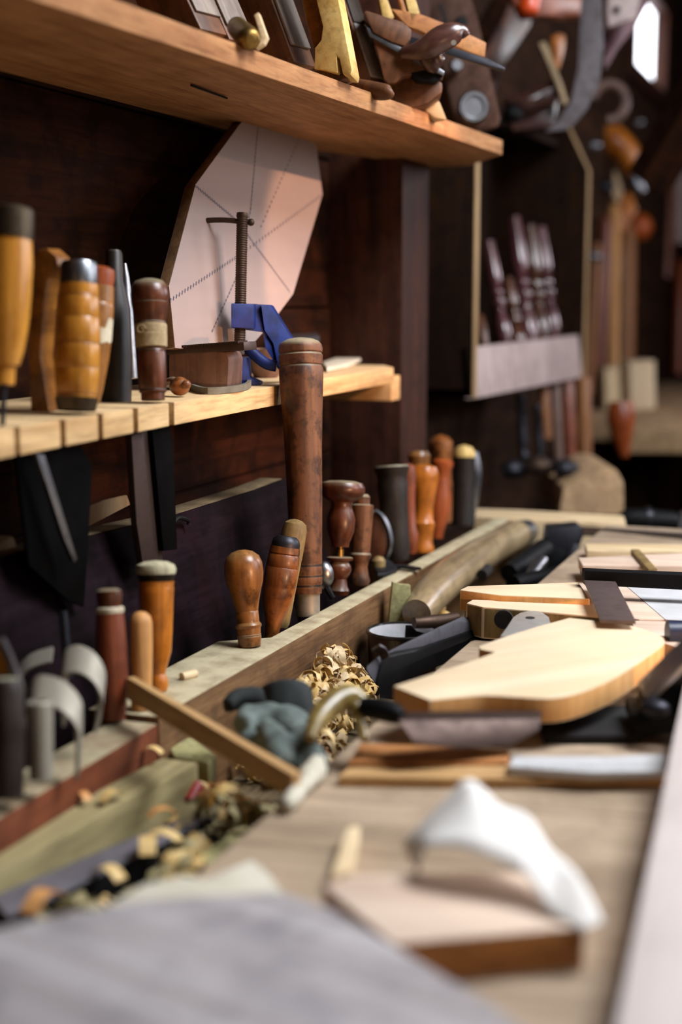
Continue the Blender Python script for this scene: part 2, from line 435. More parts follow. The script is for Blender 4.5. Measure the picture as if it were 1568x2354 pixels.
# ------------------------------------------------------------------ the setting
def sbox(name, lo, hi, mat, bevel=0, axis=None):
    lo = Vector(lo); hi = Vector(hi)
    return struct(link(name, box((lo + hi)/2, hi - lo, bevel=bevel), mat, axis=axis))
sbox('floor', (-1.0, -1.5, -.05), (2.0, 6.5, 0), 'floor_mat')
sbox('ceiling', (-1.0, -1.5, 2.6), (2.0, 6.5, 2.65), 'ceiling_mat')
# left wall: dark horizontal planks near, set back a little beyond the post
bm = bmesh.new(); z = 0.0
for i in range(13):
    box((-.72 + random.uniform(-.003, .003), .25, z + .1), (.03, 3.44, .198), bevel=.003, bm=bm); z += .2
struct(link('wall_left', bm, 'wall_wood'))
_wa, _wb = onx(1425, 160, -.785), onx(1506, 22, -.785); wy0, wy1 = _wa.y, _wb.y; wz0, wz1 = _wa.z, _wb.z
bm = bmesh.new()
for (y0, y1, z0, z1) in ((1.97, wy0, 0, 2.6), (wy1, 6.5, 0, 2.6), (wy0, wy1, 0, wz0), (wy0, wy1, wz1, 2.6)):
    box((-.775, (y0+y1)/2, (z0+z1)/2), (.03, y1 - y0, z1 - z0), bevel=0, bm=bm)
struct(link('wall_left_far', bm, 'far_wall_wood'))
sbox('wall_far', (-.8, 6.5, 0), (2.0, 6.55, 2.6), 'wall_wood')
sbox('wall_right', (1.95, -1.5, 0), (2.0, 6.5, 2.6), 'ceiling_mat')
sbox('wall_near', (-1.0, -1.55, 0), (2.0, -1.5, 2.6), 'ceiling_mat')
# window in the left wall beyond the cabinet, bright sky outside
bm = bmesh.new()
for (y0, y1, z0, z1) in ((wy0-.03, wy0+.02, wz0-.03, wz1+.03), (wy1-.02, wy1+.03, wz0-.03, wz1+.03), (wy0, wy1, wz0-.03, wz0+.02), (wy0, wy1, wz1-.02, wz1+.03)):
    box((-.765, (y0+y1)/2, (z0+z1)/2), (.06, y1-y0, z1-z0), bevel=.002, bm=bm)
wf = struct(link('window_1', bm, 'post_wood'))
link('window_pane', box((-.785, (wy0+wy1)/2, (wz0+wz1)/2), (.004, wy1-wy0, wz1-wz0), bevel=0), 'window_sky', wf)
# upright post between the two stretches of wall
y0 = onx(925, 700, -.60).y; y1 = onx(985, 700, -.60).y
struct(link('trim_post', box((-.66, (y0+y1)/2, 1.3), (.12, y1-y0, 2.6), bevel=.004), 'post_wood'))
# diagonal dark brace at the upper right, in front of the far window
tag(link('roof_brace', tube([at(1490, 420, 2.9), at(1745, 0, 2.75)], [.05, .055], 4, k=1), 'wall_wood', smooth=20), 'dark diagonal timber brace crossing the upper right corner below the bright window', 'timber')

# ------------------------------------------------------------------ workbench
BZ = -.31
bench = empty('workbench', (0.1, 1.0, 0), 'long wooden workbench with a worn brown top and a sunken tool trough along the wall', 'workbench')
bl = [(-.33, .30), (-.33, 1.97), (.62, 1.97), (.62, .30)]
link('bench_top', prism([(x, y, CAMZ+BZ) for x, y in bl], (0, 0, -.09), .004), 'bench_wood', bench, axis=(1, .12, 0))
link('trough_floor', box((-.408, 1.13, CAMZ-.41), (.155, 1.68, .02), bevel=.001), 'trough_wood', bench)
link('back_board', prism([(-.548, .925, CAMZ+BZ), (-.486, .925, CAMZ+BZ), (-.478, 1.45, CAMZ+BZ), (-.466, 1.985, CAMZ+BZ), (-.490, 1.985, CAMZ+BZ), (-.502, 1.45, CAMZ+BZ), (-.508, 1.19, CAMZ+BZ), (-.548, 1.16, CAMZ+BZ)], (0, 0, -.12), .003), 'ledge_wood', bench)
link('slot_floor', box((-.525, 1.575, CAMZ+BZ-.05), (.05, .82, .012), bevel=.001), 'ledge_wood', bench)
link('back_rail', prism([(-.522, .25, CAMZ+BZ-.002), (-.482, .25, CAMZ+BZ-.002), (-.482, .916, CAMZ+BZ-.002), (-.519, .916, CAMZ+BZ-.002)], (0, 0, -.07), .003), 'ledge_red', bench)
link('end_board', prism([onz(x, y, BZ) for x, y in ((1085, 1168), (1200, 1172), (1435, 1185), (1440, 1204), (1200, 1196), (1090, 1186))], (0, 0, -.1), .003), 'pale_wood', bench)
for x, y in ((-.45, .45), (.5, .45), (-.45, 1.85), (.5, 1.85)):
    link('leg', box((x, y, .4), (.09, .09, .79), bevel=.004), 'trough_wood', bench)
# dust-dark board leaning against the wall behind the tool ledge
o = link('leaning_board', prism([Vector((-.556, .55, CAMZ+BZ-.10)), Vector((-.550, 1.62, CAMZ+BZ-.10)), onx(655, 1100, -.600), onx(590, 1125, -.603), onx(400, 1185, -.605), Vector((-.607, .55, onx(400, 1185, -.605).z + .02))], (-.03, 0, 0), .002, mi_side=1), ['board_dark', 'trough_wood'], axis=(0, 1, 0), up=(1, 0, 0))
_h = link('iron_hook', tube([onx(x, y, -.596) for x, y in ((398, 1222), (400, 1200), (412, 1190), (432, 1196), (434, 1206))], .0022, 8), 'iron_black'); tag(_h, 'small bent black iron hook on the dark leaning board', 'hook')
tag(o, 'dark stained board leaning on the wall behind the chisel ledge, bluish sheen', 'board')

# ------------------------------------------------------------------ shelves
upz = CAMZ + .19
o = link('upper_shelf', prism([(-.524, .55, upz), (-.466, 1.885, upz), (-.548, 2.02, upz), (-.60, 2.02, upz), (-.690, 1.7, upz), (-.700, .55, upz)], (0, 0, .019), .0012), 'upper_wood')
tag(o, 'rough sawn upper shelf board carrying the row of wooden planes', 'shelf')
lz = CAMZ - .105
front = lambda y: -.541 - (y - .823)*.0316
pts = [(front(.5), .5)]
for a, b in ((23, 35), (134, 147), (226, 238), (312, 324), (399, 412)):
    ya, yb = onz(a, 1000, -.1).y, 0
    ya = onx(a, 1000, front(.95)).y; yb = onx(b, 1000, front(.95)).y
    pts += [(front(ya), ya), (front(ya) - .055, ya), (front(yb) - .055, yb), (front(yb), yb)]
pts += [(front(1.745), 1.745), (-.60, 1.80), (-.70, 1.80), (-.70, .5)]
o = link('tool_rack_shelf', prism([(x, y, lz) for x, y in pts], (0, 0, .0195), .0008), 'shelf_wood')
tag(o, 'pale lower shelf with saw slots cut in its front edge holding barrel handled tools', 'shelf')
br = link('shelf_bracket', prism([onx(900, 868, -.585), onx(920, 862, -.585), onx(920, 918, -.585), onx(900, 922, -.585)], (-.1, 0, 0), .001), 'lath_wood', o)
SH = -.105 + .0195      # top of the lower shelf
UH = .19 + .019         # top of the upper shelf

# ------------------------------------------------------------------ octagonal board with pricked lines
pn = Vector((1, 0, .04/.28)); pp = Vector((-.606, 0, CAMZ + SH))
def onoct(x, y):
    r = ray(x, y); return C0 + r*((pp - C0).dot(pn)/r.dot(pn))
oc = [(574, 255), (722, 292), (742, 447), (674, 676), (625, 742), (560, 815), (403, 800), (389, 657), (450, 424)]
opts = [onoct(*q) for q in oc]
n_ = pn.normalized()
o = link('octagonal_board', prism(opts, -n_*.012, .0006, mi_side=1), ['octagon_face', 'octagon_edge'])
tag(o, 'pale octagonal board with pricked line pattern standing on the lower shelf behind the blue clamp', 'board')
bm = bmesh.new()
def pricks(a, b, n, tw=.0016, slant=0):
    A, B = onoct(*a), onoct(*b); dv = (B - A).normalized(); sd = dv.cross(n_)
    for i in range(n):
        c = A.lerp(B, i/(n-1)) + n_*.0003
        l = .0022
        d2 = (dv + sd*slant).normalized(); s2 = d2.cross(n_)
        bm.faces.new([bm.verts.new(c + d2*sx*l + s2*sy*tw) for sx, sy in ((-1, -.6), (1, -.6), (1, .6), (-1, .6))])
pricks((594, 275), (576, 480), 22); pricks((576, 480), (565, 540), 7)
pricks((450, 428), (545, 508), 19, slant=.8); pricks((545, 508), (664, 668), 26, slant=.8)
pricks((392, 690), (545, 590), 26, slant=-.8); pricks((545, 590), (735, 452), 30, slant=-.8)
pricks((695, 300), (600, 520), 22); pricks((560, 600), (488, 760), 20)
link('pricked_lines', bm, 'ink_blue', o)

# ------------------------------------------------------------------ blue G-clamp standing on the shelf
d = 1.43
cb = at(558, 880, d)
cl = empty('screw_clamp', cb, 'blue cast iron screw clamp with rusty threaded spindle standing on the lower shelf', 'clamp')
prof = [(0, 0), (0, m(13, d))]; n = 56
for i in range(n): prof += [(.01 + .96*i/n, m(13.6, d)), (.01 + .96*(i+.5)/n, m(12, d))]
prof += [(.975, m(14, d)), (1, m(13, d)), (1, 0)]
link('spindle', lathe(at(551, 800, d), at(557, 490, d), prof, 20), 'rust_screw', cl)
bar = tube([at(450, 516, d), at(475, 507, d), at(520, 506, d), at(558, 510, d), at(578, 511, d)], [m(6, d)]*5, 12)
sphere(at(450, 515, d), m(9.5, d), bar, seg=14); sphere(at(577, 511, d), m(8.5, d), bar, seg=14)
link('tommy_bar', bar, 'rust_screw', cl)
Y = ony(557, 750, at(557, 750, d).y).y
def cpl(px, dy, ty): return prism([at(x, y, d + .00042*max(0, x - 557) + dy) for x, y in px], (-.25*ty, .97*ty, 0), .0012)
body = cpl([(531, 697), (622, 701), (658, 768), (690, 800), (690, 835), (640, 850), (610, 800), (604, 764), (531, 754)], -.006, .014)
merge(body, cpl([(531, 697), (583, 699), (583, 756), (531, 753)], -.014, .030))
merge(body, cpl([(600, 700), (622, 702), (700, 828), (640, 850), (628, 790), (608, 760)], -.010, .020))
merge(body, tube([at(636, 842, d), at(612, 836, d), at(588, 818, d), at(570, 800, d)], [m(13, d)]*4, 12))
link('frame', body, 'clamp_blue', cl)
sw = cpl([(528, 820), (568, 822), (572, 868), (598, 878), (597, 886), (548, 887), (527, 872)], -.008, .02)
link('swivel_pad', sw, 'clamp_blue', cl)

# ------------------------------------------------------------------ tools on the lower shelf
def H(P, t0, t1, r): pass
dbar = 1.075
turned('barrel_chisel', 'largest amber barrel handle, leftmost on the lower shelf, with a dark iron hoop', 'chisel', at(8, 905, .98), at(22, 478, .98), [
    ('shank', 'steel_dark', [(-.32, 5), (0, 7), (.06, 9), (.06, 0)]),
    ('handle', 'barrel_wood', [(.05, 0), (.05, 24), (.15, 26), (.155, 34), (.24, 44), (.40, 53), (.55, 56), (.70, 57), (.835, 53), (.835, 0)]),
    ('hoop', 'ferrule_dark', [(.83, 0), (.83, 56), (.90, 57), (.985, 56), (1, 50), (1, 0)])])
turned('barrel_chisel', 'amber barrel handle with grey ferrules at both ends, standing on the slotted shelf', 'chisel', at(176, 944, dbar), at(182, 603, dbar), [
    ('lower_ferrule', 'ferrule_dark', [(0, 0), (0, 44), (.085, 50), (.085, 0)]),
    ('handle', ['barrel_wood', 'barrel_dark'], [(.08, 0), (.08, 45), (.10, 47, 1), (.115, 46.5), (.12, 47.5), (.28, 51.5, 1), (.285, 51), (.29, 52), (.44, 52, 1), (.446, 51.3), (.452, 52, 1), (.46, 51.3), (.467, 52), (.62, 50, 1), (.625, 49), (.63, 49.6), (.76, 47, 1), (.766, 46), (.772, 46.5, 1), (.778, 45.5), (.785, 46), (.85, 44), (.85, 0)]),
    ('top_ferrule', 'steel', [(.845, 0), (.845, 42), (.86, 43), (.98, 42), (1, 39), (1, 31), (.97, 29), (.97, 0)])])
e = turned('barrel_chisel', 'orange barrel handle with a torn cream label, half hidden behind the ferruled one', 'chisel', at(205, 925, dbar+.05), at(226, 614, dbar+.05), [
    ('handle', ['barrel_dark', 'barrel_wood'], [(0, 0), (0, 24), (.1, 30), (.3, 38), (.5, 42), (.7, 42), (.73, 41, 1), (.735, 40), (.74, 41), (.86, 39), (.86, 0)]),
    ('top_ring', 'cherry_wood', [(.855, 0), (.855, 37), (.93, 39), (.98, 38), (1, 28), (1, 0)])])
P = at(240, 762, dbar + .05); bb = bmesh.new(); bz = (at(226, 614, dbar+.05) - at(205, 925, dbar+.05)).normalized()
ax0 = at(205, 925, dbar+.05); rr = m(42.6, dbar+.05)
cen = at(215.5, 762, dbar+.05)
right = Vector((.94, .345, 0)); fwd = Vector((-.345, .94, 0))
a_ = []
for i in range(9):
    th = math.radians(-80 + i*12)
    dirv = right*math.cos(th) + fwd*math.sin(th)
    lo = -.0085 + .001*math.sin(i*2.1); hi = .004 + .006*(i > 3) + .0014*math.sin(i*1.7)
    a_.append((bb.verts.new(cen + dirv*rr + bz*lo), bb.verts.new(cen + dirv*rr + bz*hi)))
for q, r_ in zip(a_, a_[1:]): bb.faces.new((q[0], r_[0], r_[1], q[1]))
link('torn_label', bb, 'cream_label', e)
dt = 1.19
e = turned('turned_chisel', 'dark brown turned handle bound with a strip of beige cloth tape', 'chisel', at(352, 920, dt), at(343, 641, dt), [
    ('handle', ['walnut_wood', 'blackened_wood'], [(0, 0), (0, 27), (.06, 27.5), (.065, 31), (.08, 32, 1), (.09, 31), (.10, 32), (.38, 33), (.40, 31.5, 1), (.405, 33), (.415, 32, 1), (.42, 33), (.43, 34), (.60, 35), (.64, 35, 1), (.645, 34), (.655, 35), (.72, 39), (.80, 43, 1), (.803, 42.4), (.806, 43), (.88, 44), (.94, 41), (.98, 32), (1, 15), (1, 0)]),
    ('cloth_tape', 'cloth_tape', [(.435, 35.5), (.44, 36.6), (.475, 36.4), (.50, 37), (.545, 37.2), (.548, 36.2), (.56, 37), (.605, 37.2), (.625, 36.8), (.628, 35)])])
dv = at(320, 750, dt) - at(348, 700, dt)
cpt = at(324, 757, dt - .013)
link('loose_thread', tube([cpt + (right*math.cos(t*1.1)*(.0042 - t*.0004) + Vector((0, 0, 1))*math.sin(t*1.1)*(.0042 - t*.0004)) for t in range(8)], .0006, 6), 'cloth_tape', e)
# flat tapering wooden handle
o = link('plane_wedge', plate([(70, 600), (85, 575), (108, 570), (130, 590), (134, 612), (108, 640), (100, 700), (92, 820), (112, 945), (70, 948), (66, 820)], ony(100, 945, at(100, 945, 1.1).y).y, .02, .002), 'barrel_dark', axis=(0, 0, 1), up=(0, 1, 0))
tag(o, 'tapering flat brown wooden wedge with a rounded top between the two amber barrels', 'wedge')
o = turned('mallet', 'broad black handle standing in shadow behind the orange barrel', 'handle', at(262, 925, 1.22), at(262, 576, 1.22), [
    ('handle', 'blackened_wood', [(0, 0), (0, 40), (.3, 42), (.62, 38), (.8, 22), (.98, 19), (1, 16), (1, 0)])])
turned('steel_punch', 'slim bluish steel punch tip showing above the black handle', 'punch', at(303, 870, 1.26), at(286, 606, 1.26), [
    ('punch', 'steel', [(0, 0), (0, 14), (.7, 13), (.72, 12), (.8, 11), (.82, 10.4), (.88, 9.5), (.9, 9), (.98, 6), (1, 5), (1, 0)])])
# small items to the left of the clamp
da = 1.27
e = empty('turned_toggle', at(410, 905, da), 'small bulbous brown turned toggle lying on the shelf beside the taped handle', 'toggle')
link('shaft', tube([at(382, 880, da+.02), at(398, 876, da+.01), at(412, 884, da)], [m(9, da), m(10, da), m(11, da)], 14), 'walnut_wood', e)
b = sphere(at(413, 888, da), m(23, da), sc=(1.05, 1, .95)); sphere(at(428, 884, da - .01), m(11, da), b)
link('bulb', b, 'worn_wood', e)
db = 1.36
Yb = at(455, 890, db).y
o = link('wooden_block', plate([(386, 812), (470, 806), (520, 808), (526, 826), (524, 890), (500, 902), (386, 905)], Yb, .035, .004), 'plane_mauve', axis=(1, 0, 0))
tag(o, 'rounded grey brown wooden block lying on the shelf left of the clamp', 'block')
o = link('file', plate([(384, 800), (440, 795), (560, 786), (562, 806), (440, 812), (384, 816)], Yb - .004, .03, .001), 'blade_brown')
tag(o, 'coarse toothed steel rasp lying across the grey wooden block', 'rasp')
bm = bmesh.new()
for i in range(30):
    x = 388 + i*5.8; y = 799 - i*.45
    p = ony(x, y, Yb + .004); box(p, (.0016, .022, .0022), bevel=0, bm=bm)
link('teeth', bm, 'rust_screw', o)
e = empty('caliper', onz(500, 890, SH), 'grey bow shaped spring caliper lying flat on the shelf edge before the clamp', 'caliper')
zz = SH + .0035
q = [onz(x, y, zz) for x, y in ((436, 888), (470, 898), (520, 896), (560, 890), (573, 882), (566, 874), (540, 871), (500, 874), (470, 882))]
link('bow', ribbon(q, .004, .006, wvec=None), 'rope_grey', e)
link('jaw', tube([onz(448, 890, zz), onz(400, 886, zz+.002)], [.003, .002], 8, k=1), 'steel_dark', e)
dbw = 1.50
e = lathe(onz(612, 868, SH), onz(612, 868, SH) + Vector((0, 0, m(70, dbw))), [(0, 0), (0, m(28, dbw)), (.3, m(42, dbw)), (.7, m(52, dbw)), (1, m(55, dbw)), (1, m(52, dbw)), (.5, m(44, dbw)), (.15, m(20, dbw)), (.15, 0)])
tag(link('bowl', e, 'plane_mauve'), 'small dark turned wooden bowl behind the clamp foot', 'bowl')
dd = 1.58
o = flat('steel_square', 'bluish steel strip lying on the far shelf behind the clamp screw', 'strip', [(640, 768), (728, 764), (735, 772), (650, 784)], -.044, .010, 'steel')
o.location.z = o.location.z
o = flat('paper_slip', 'crumpled pale paper slip lying near the far end of the lower shelf', 'paper', [(742, 832), (800, 812), (832, 822), (800, 836), (752, 845)], SH + .006, .005, 'paper_cream')
o = link('wooden_peg', lathe(onz(880, 832, SH), onz(880, 832, SH) + Vector((0, 0, m(38, 1.75))), [(0, 0), (0, m(22, 1.75)), (.8, m(25, 1.75)), (1, m(23, 1.75)), (1, 0)]), 'hang_wood')
tag(o, 'short round wooden peg at the far end of the lower shelf', 'peg')
# blades hanging below the slotted shelf
def blade(name, label, px, x, tx, mat='steel_black', cat='chisel blade', ):
    return tag(link(name, platex(px, x, tx, .0006), mat), label, cat)
blade('chisel_blade', 'narrow blade with a bright worn edge slanting below the leftmost shelf slots', [(72, 1040), (92, 1045), (110, 1100), (168, 1285), (160, 1292), (138, 1240), (96, 1110)], -.57, .004, 'steel')
blade('chisel_blade', 'broad black blade hanging beneath the shelf left of the cardboard', [(30, 1050), (178, 1025), (200, 1060), (205, 1070), (196, 1250), (186, 1395), (150, 1380), (60, 1300)], -.585, .003, 'blade_black')
blade('chisel_blade', 'long dark tapering blade hanging straight behind the domed orange handle', [(288, 1000), (330, 990), (345, 1120), (362, 1300), (318, 1320), (300, 1200)], -.58, .006, 'blade_brown')
blade('chisel_blade', 'short black parallel blade hanging beneath the taped handle', [(336, 988), (376, 980), (384, 1005), (394, 1262), (362, 1266)], -.575, .006, 'blade_black')
o = link('cardboard_flap', prism([onx(x, y, -.63) for x, y in ((196, 1168), (240, 1150), (292, 1138), (300, 1160), (200, 1212))], (-.003, 0, 0), .0004), 'cardboard')
tag(o, 'torn corrugated cardboard edge seen between the hanging blades', 'cardboard')
for i, (px, mt, lb) in enumerate((([(196, 1250), (262, 1228), (272, 1248), (330, 1262), (330, 1300), (200, 1290)], 'stone_brown', 'dusty brown stone lump low on the wall behind the blades'), ([(-20, 1260), (34, 1230), (52, 1300), (62, 1330), (-20, 1345)], 'cardboard', 'pale torn cardboard scrap at the left edge below the shelf'))):
    tag(link('stone_lump' if i == 0 else 'cardboard_scrap', prism([onx(x, y, -.625) for x, y in px], (-.02, 0, 0), .004), mt), lb, 'stone' if i == 0 else 'cardboard')

# ------------------------------------------------------------------ tools standing on the ledge
L0 = CAMZ + BZ
def led(px, py): return onx(px, py, -.522) if px > 600 else onz(px, py, BZ)
def up(base, px, py): return at(px, py, dep(base))
b = led(575, 1486)
turned('palm_chisel', 'brown chisel with a round knob head standing at the front of the ledge', 'chisel', b, up(b, 556, 1264), [
    ('handle', ['knob_wood', 'walnut_wood'], [(0, 0), (0, 25), (.06, 27), (.10, 28, 1), (.105, 27), (.12, 28, 1), (.125, 27), (.19, 28), (.20, 30), (.22, 31), (.235, 29), (.25, 26), (.36, 26), (.365, 25.4), (.45, 29), (.56, 35), (.66, 42), (.76, 45), (.86, 44), (.93, 38), (.98, 24), (1, 8), (1, 0)])], sg=36)
b = led(622, 1474)
turned('worn_chisel', 'dark mottled tapered chisel handle leaning right beside the knob chisel', 'chisel', b, up(b, 660, 1233), [
    ('handle', 'worn_wood', [(0, 0), (0, 15), (.06, 15), (.2, 20), (.36, 33), (.50, 38), (.52, 37.2), (.53, 38), (.70, 38), (.705, 37.2), (.715, 38), (.82, 36), (.83, 34), (.84, 36), (.90, 34), (.90, 0)]),
    ('cap', 'steel_dark', [(.895, 0), (.895, 33), (.93, 33), (.97, 30), (1, 22), (1, 0)])])
b = led(640, 1452)
turned('file', 'olive grey round file handle leaning behind the mottled one', 'file', b + Vector((-.01, .02, 0)), up(b, 686, 1202) + Vector((-.01, .02, 0)), [
    ('handle', 'olive_wood', [(0, 0), (0, 24), (.04, 28), (.3, 28), (.6, 29), (.62, 28.5), (.64, 29.5), (.9, 29), (.96, 25), (.99, 15), (1, 5), (1, 0)])])
b = onx(708, 1416, -.514)
turned('slick_chisel', 'tallest tool, long dark turned slick handle with a dusty domed end and steel ferrule', 'chisel', b, up(b, 690, 777), [
    ('ferrule', 'ferrule_grey', [(0, 0), (0, 27), (.02, 28), (.075, 29), (.085, 31), (.085, 0)]),
    ('handle', ['tall_wood', 'blackened_wood'], [(.08, 0), (.08, 33), (.10, 34), (.105, 34.5, 1), (.112, 33.5), (.118, 35), (.14, 36, 1), (.146, 35), (.152, 36), (.178, 36, 1), (.185, 35), (.192, 36), (.25, 37), (.40, 40), (.60, 43), (.72, 46), (.80, 49), (.855, 51), (.89, 51), (.897, 49, 1), (.90, 48), (.904, 50), (.937, 51, 1), (.94, 49), (.945, 48), (.948, 50.5), (.962, 51), (.975, 49), (.986, 43), (.995, 31), (1, 14), (1.001, 0)])], sg=40)
b = led(778, 1368)
turned('mushroom_burnisher', 'wide mushroom headed tool with dusty flat top and a slim iron neck', 'burnisher', b, up(b, 787, 1104), [
    ('foot', 'walnut_wood', [(0, 0), (0, 22), (.04, 25), (.08, 20), (.14, 17), (.18, 24), (.22, 28), (.26, 26), (.29, 20), (.305, 30), (.325, 31), (.335, 26), (.335, 0)]),
    ('neck', 'brass_old', [(.33, 0), (.33, 9), (.40, 9), (.41, 7), (.48, 7), (.48, 0)]),
    ('head', ['walnut_wood'], [(.42, 0), (.42, 20), (.47, 22), (.48, 24), (.56, 31), (.66, 33), (.74, 27), (.78, 24), (.81, 26), (.83, 36), (.86, 48), (.90, 53), (.94, 53), (.975, 48), (.995, 30), (1, 0)])], sg=36)
b = led(826, 1346)
turned('stepped_chisel', 'grey brown turned handle with a stepped collar right of the mushroom head', 'chisel', b, up(b, 834, 1136), [
    ('handle', 'tall_wood', [(0, 0), (0, 22), (.06, 24), (.12, 20), (.2, 17), (.26, 19), (.32, 25), (.34, 25), (.36, 22), (.5, 23), (.7, 25), (.86, 26), (.88, 26), (.89, 17), (.97, 17), (1, 12), (1, 0)])])
b = led(853, 1340)
turned('small_knob', 'small pale brown knob at the foot of the stepped handle', 'knob', b + Vector((.006, .01, 0)), up(b, 853, 1280) + Vector((.006, .01, 0)), [
    ('knob', 'olive_wood', [(0, 0), (0, 11), (.2, 12), (.5, 15), (.8, 16), (.95, 10), (1, 0)])])
# round metal pieces beside the tall handle
b = led(748, 1352)
e = empty('spokeshave', b + Vector((0, .01, 0)), 'dull steel cup shaped tool peeping out right of the tall handle', 'spokeshave')
link('cup', sphere(up(b, 744, 1322), m(30, dep(b)), sc=(.8, .7, 1.1)), 'steel', e)
link('tang', tube([up(b, 748, 1345), up(b, 765, 1375)], [.004, .003], 8, k=1), 'iron_black', e)
b = led(688, 1430)
e = empty('screw_head_tool', b, 'small dark steel disc and thin bent blade between the leaning handles and the ferrule', 'blade')
link('disc', lathe(up(b, 685, 1345) , up(b, 704, 1350), [(0, 0), (0, m(20, 1.35)), (.4, m(26, 1.35)), (1, m(22, 1.35)), (1, 0)]), 'steel_dark', e)
link('bent_blade', ribbon([up(b, 676, 1382), up(b, 684, 1400), up(b, 690, 1430)], .004, .001, wvec=(.9, .3, 0)), 'steel_dark', e)
# sickle shaped scraper
b = led(880, 1296) + Vector((-.012, .02, 0)); db_ = dep(b)
e = empty('hook_scraper', b, 'dark red curved scraper with a pale worn rim, left of the leather bound handle', 'scraper')
link('body', prism([up(b, x, y) for x, y in ((850, 1175), (870, 1178), (888, 1200), (897, 1240), (892, 1275), (876, 1292), (852, 1296))], (-.008, .014, 0), .002), 'walnut_wood', e)
link('rim', ribbon([up(b, x, y) + Vector((.001, -.002, 0)) for x, y in ((862, 1172), (880, 1186), (894, 1215), (899, 1250), (890, 1282))], .006, .0015, wvec=(.3, .9, 0)), 'steel', e)
b = led(905, 1318)
e = empty('spoon_gouge', b, 'flat spoon shaped iron lying on the ledge before the leather bound handle', 'gouge')
link('bowl', prism([onz(x, y, BZ + .006) for x, y in ((850, 1280), (880, 1276), (902, 1290), (915, 1305), (890, 1315), (868, 1318))], (0, 0, -.005), .002), 'steel_dark', e)
link('stem', ribbon([onz(x, y, BZ + .004) for x, y in ((896, 1302), (930, 1303), (962, 1308))], .010, .003, up=(0, 0, 1)), 'steel_dark', e)
# the far group
def tang(b, r=.004):
    pass
def tool(name, label, cat, bx, by, tx, ty, segs, group=None, off=0):
    b = led(bx, by) + Vector((-off*.3, off, 0)); return turned(name, label, cat, b, up(b, tx, ty), segs)
tool('leather_chisel', 'stout blackish handle with a wide flat dusty top, far along the ledge', 'chisel', 912, 1288, 900, 1070, [
    ('handle', 'blackened_wood', [(0, 0), (0, 28), (.15, 33), (.3, 31), (.6, 33), (.8, 36), (.86, 34), (.90, 36), (.95, 40), (.98, 41), (1, 38), (1, 0)])])
tool('brown_chisel', 'slim red brown handle squeezed between the blackish and the orange one', 'chisel', 944, 1280, 936, 1066, [
    ('handle', 'redbrown_wood', [(0, 0), (0, 12), (.1, 17), (.22, 20), (.3, 15), (.6, 15), (.85, 20), (.97, 18), (1, 10), (1, 0)])], off=.02)
tool('orange_chisel', 'bright orange turned chisel handle with a waisted body, far along the ledge', 'chisel', 972, 1270, 975, 1066, [
    ('handle', 'orange_wood', [(0, 0), (0, 25), (.06, 26), (.10, 22), (.22, 23), (.30, 26), (.33, 27), (.36, 23), (.50, 22), (.66, 27), (.82, 34), (.90, 34), (.96, 29), (.99, 15), (1, 0)])])
tool('cherry_chisel', 'cherry red spindle shaped handle right of the orange one', 'chisel', 1004, 1238, 1018, 1056, [
    ('handle', 'cherry_wood', [(0, 0), (0, 14), (.1, 16), (.35, 26), (.55, 25), (.75, 18), (.85, 18), (.92, 25), (.97, 25), (1, 18), (1, 0)])])
tool('ball_chisel', 'tall brown handle with a glossy ball head rising behind the cherry one', 'chisel', 1020, 1215, 1012, 998, [
    ('handle', 'worn_wood', [(0, 0), (0, 20), (.4, 24), (.62, 22), (.72, 25), (.82, 29), (.91, 28), (.97, 18), (1, 0)])], off=.05)
tool('low_knob_chisel', 'small dusty topped brown head behind the orange handle', 'chisel', 966, 1250, 963, 1035, [
    ('handle', 'knob_wood', [(0, 0), (0, 18), (.6, 20), (.86, 24), (.93, 27), (.98, 22), (1, 0)])], off=.05)
e = tool('black_chisel', 'dark cylindrical handle with a yellow wooden button, last of the ledge row', 'chisel', 1064, 1208, 1068, 1022, [
    ('handle', 'blackened_wood', [(0, 0), (0, 28), (.2, 27), (.5, 25), (.80, 26), (.84, 27), (.84, 0)]),
    ('button', 'plane_yellow', [(.835, 0), (.835, 24), (.9, 25), (.97, 18), (1, 0)])])
b = led(1085, 1200)
o = link('bent_strip', ribbon([up(b, x, y) for x, y in ((1092, 1040), (1100, 1090), (1094, 1140), (1084, 1195))], .014, .002, wvec=(.3, .95, 0)), 'steel')
tag(o, 'bluish bent steel strip standing behind the last dark handle of the ledge', 'strip')
# near group
b = led(362, 1588)
turned('domed_chisel', 'orange worn chisel handle with a wide pale domed cap near the left', 'chisel', b, up(b, 358, 1288), [
    ('handle', ['orange_wood', 'worn_wood'], [(0, 0), (0, 22), (.04, 26), (.09, 24), (.13, 19), (.2, 24), (.3, 33), (.45, 36), (.6, 38), (.74, 40), (.79, 41), (.80, 40), (.84, 42), (.84, 0)]),
    ('neck', 'blackened_wood', [(.835, 0), (.835, 38), (.87, 42), (.90, 45), (.90, 0)]),
    ('domed_cap', 'pale_cap', [(.895, 0), (.895, 45), (.93, 47), (.965, 43), (.99, 28), (1, 0)])])
b = led(325, 1632)
turned('dowel', 'pale round ended dowel handle between two orange handles', 'dowel', b, up(b, 324, 1405), [
    ('dowel', 'dowel_wood', [(0, 0), (0, 23), (.5, 26), (.88, 26), (.95, 22), (.99, 12), (1, 0)])])
b = led(262, 1655)
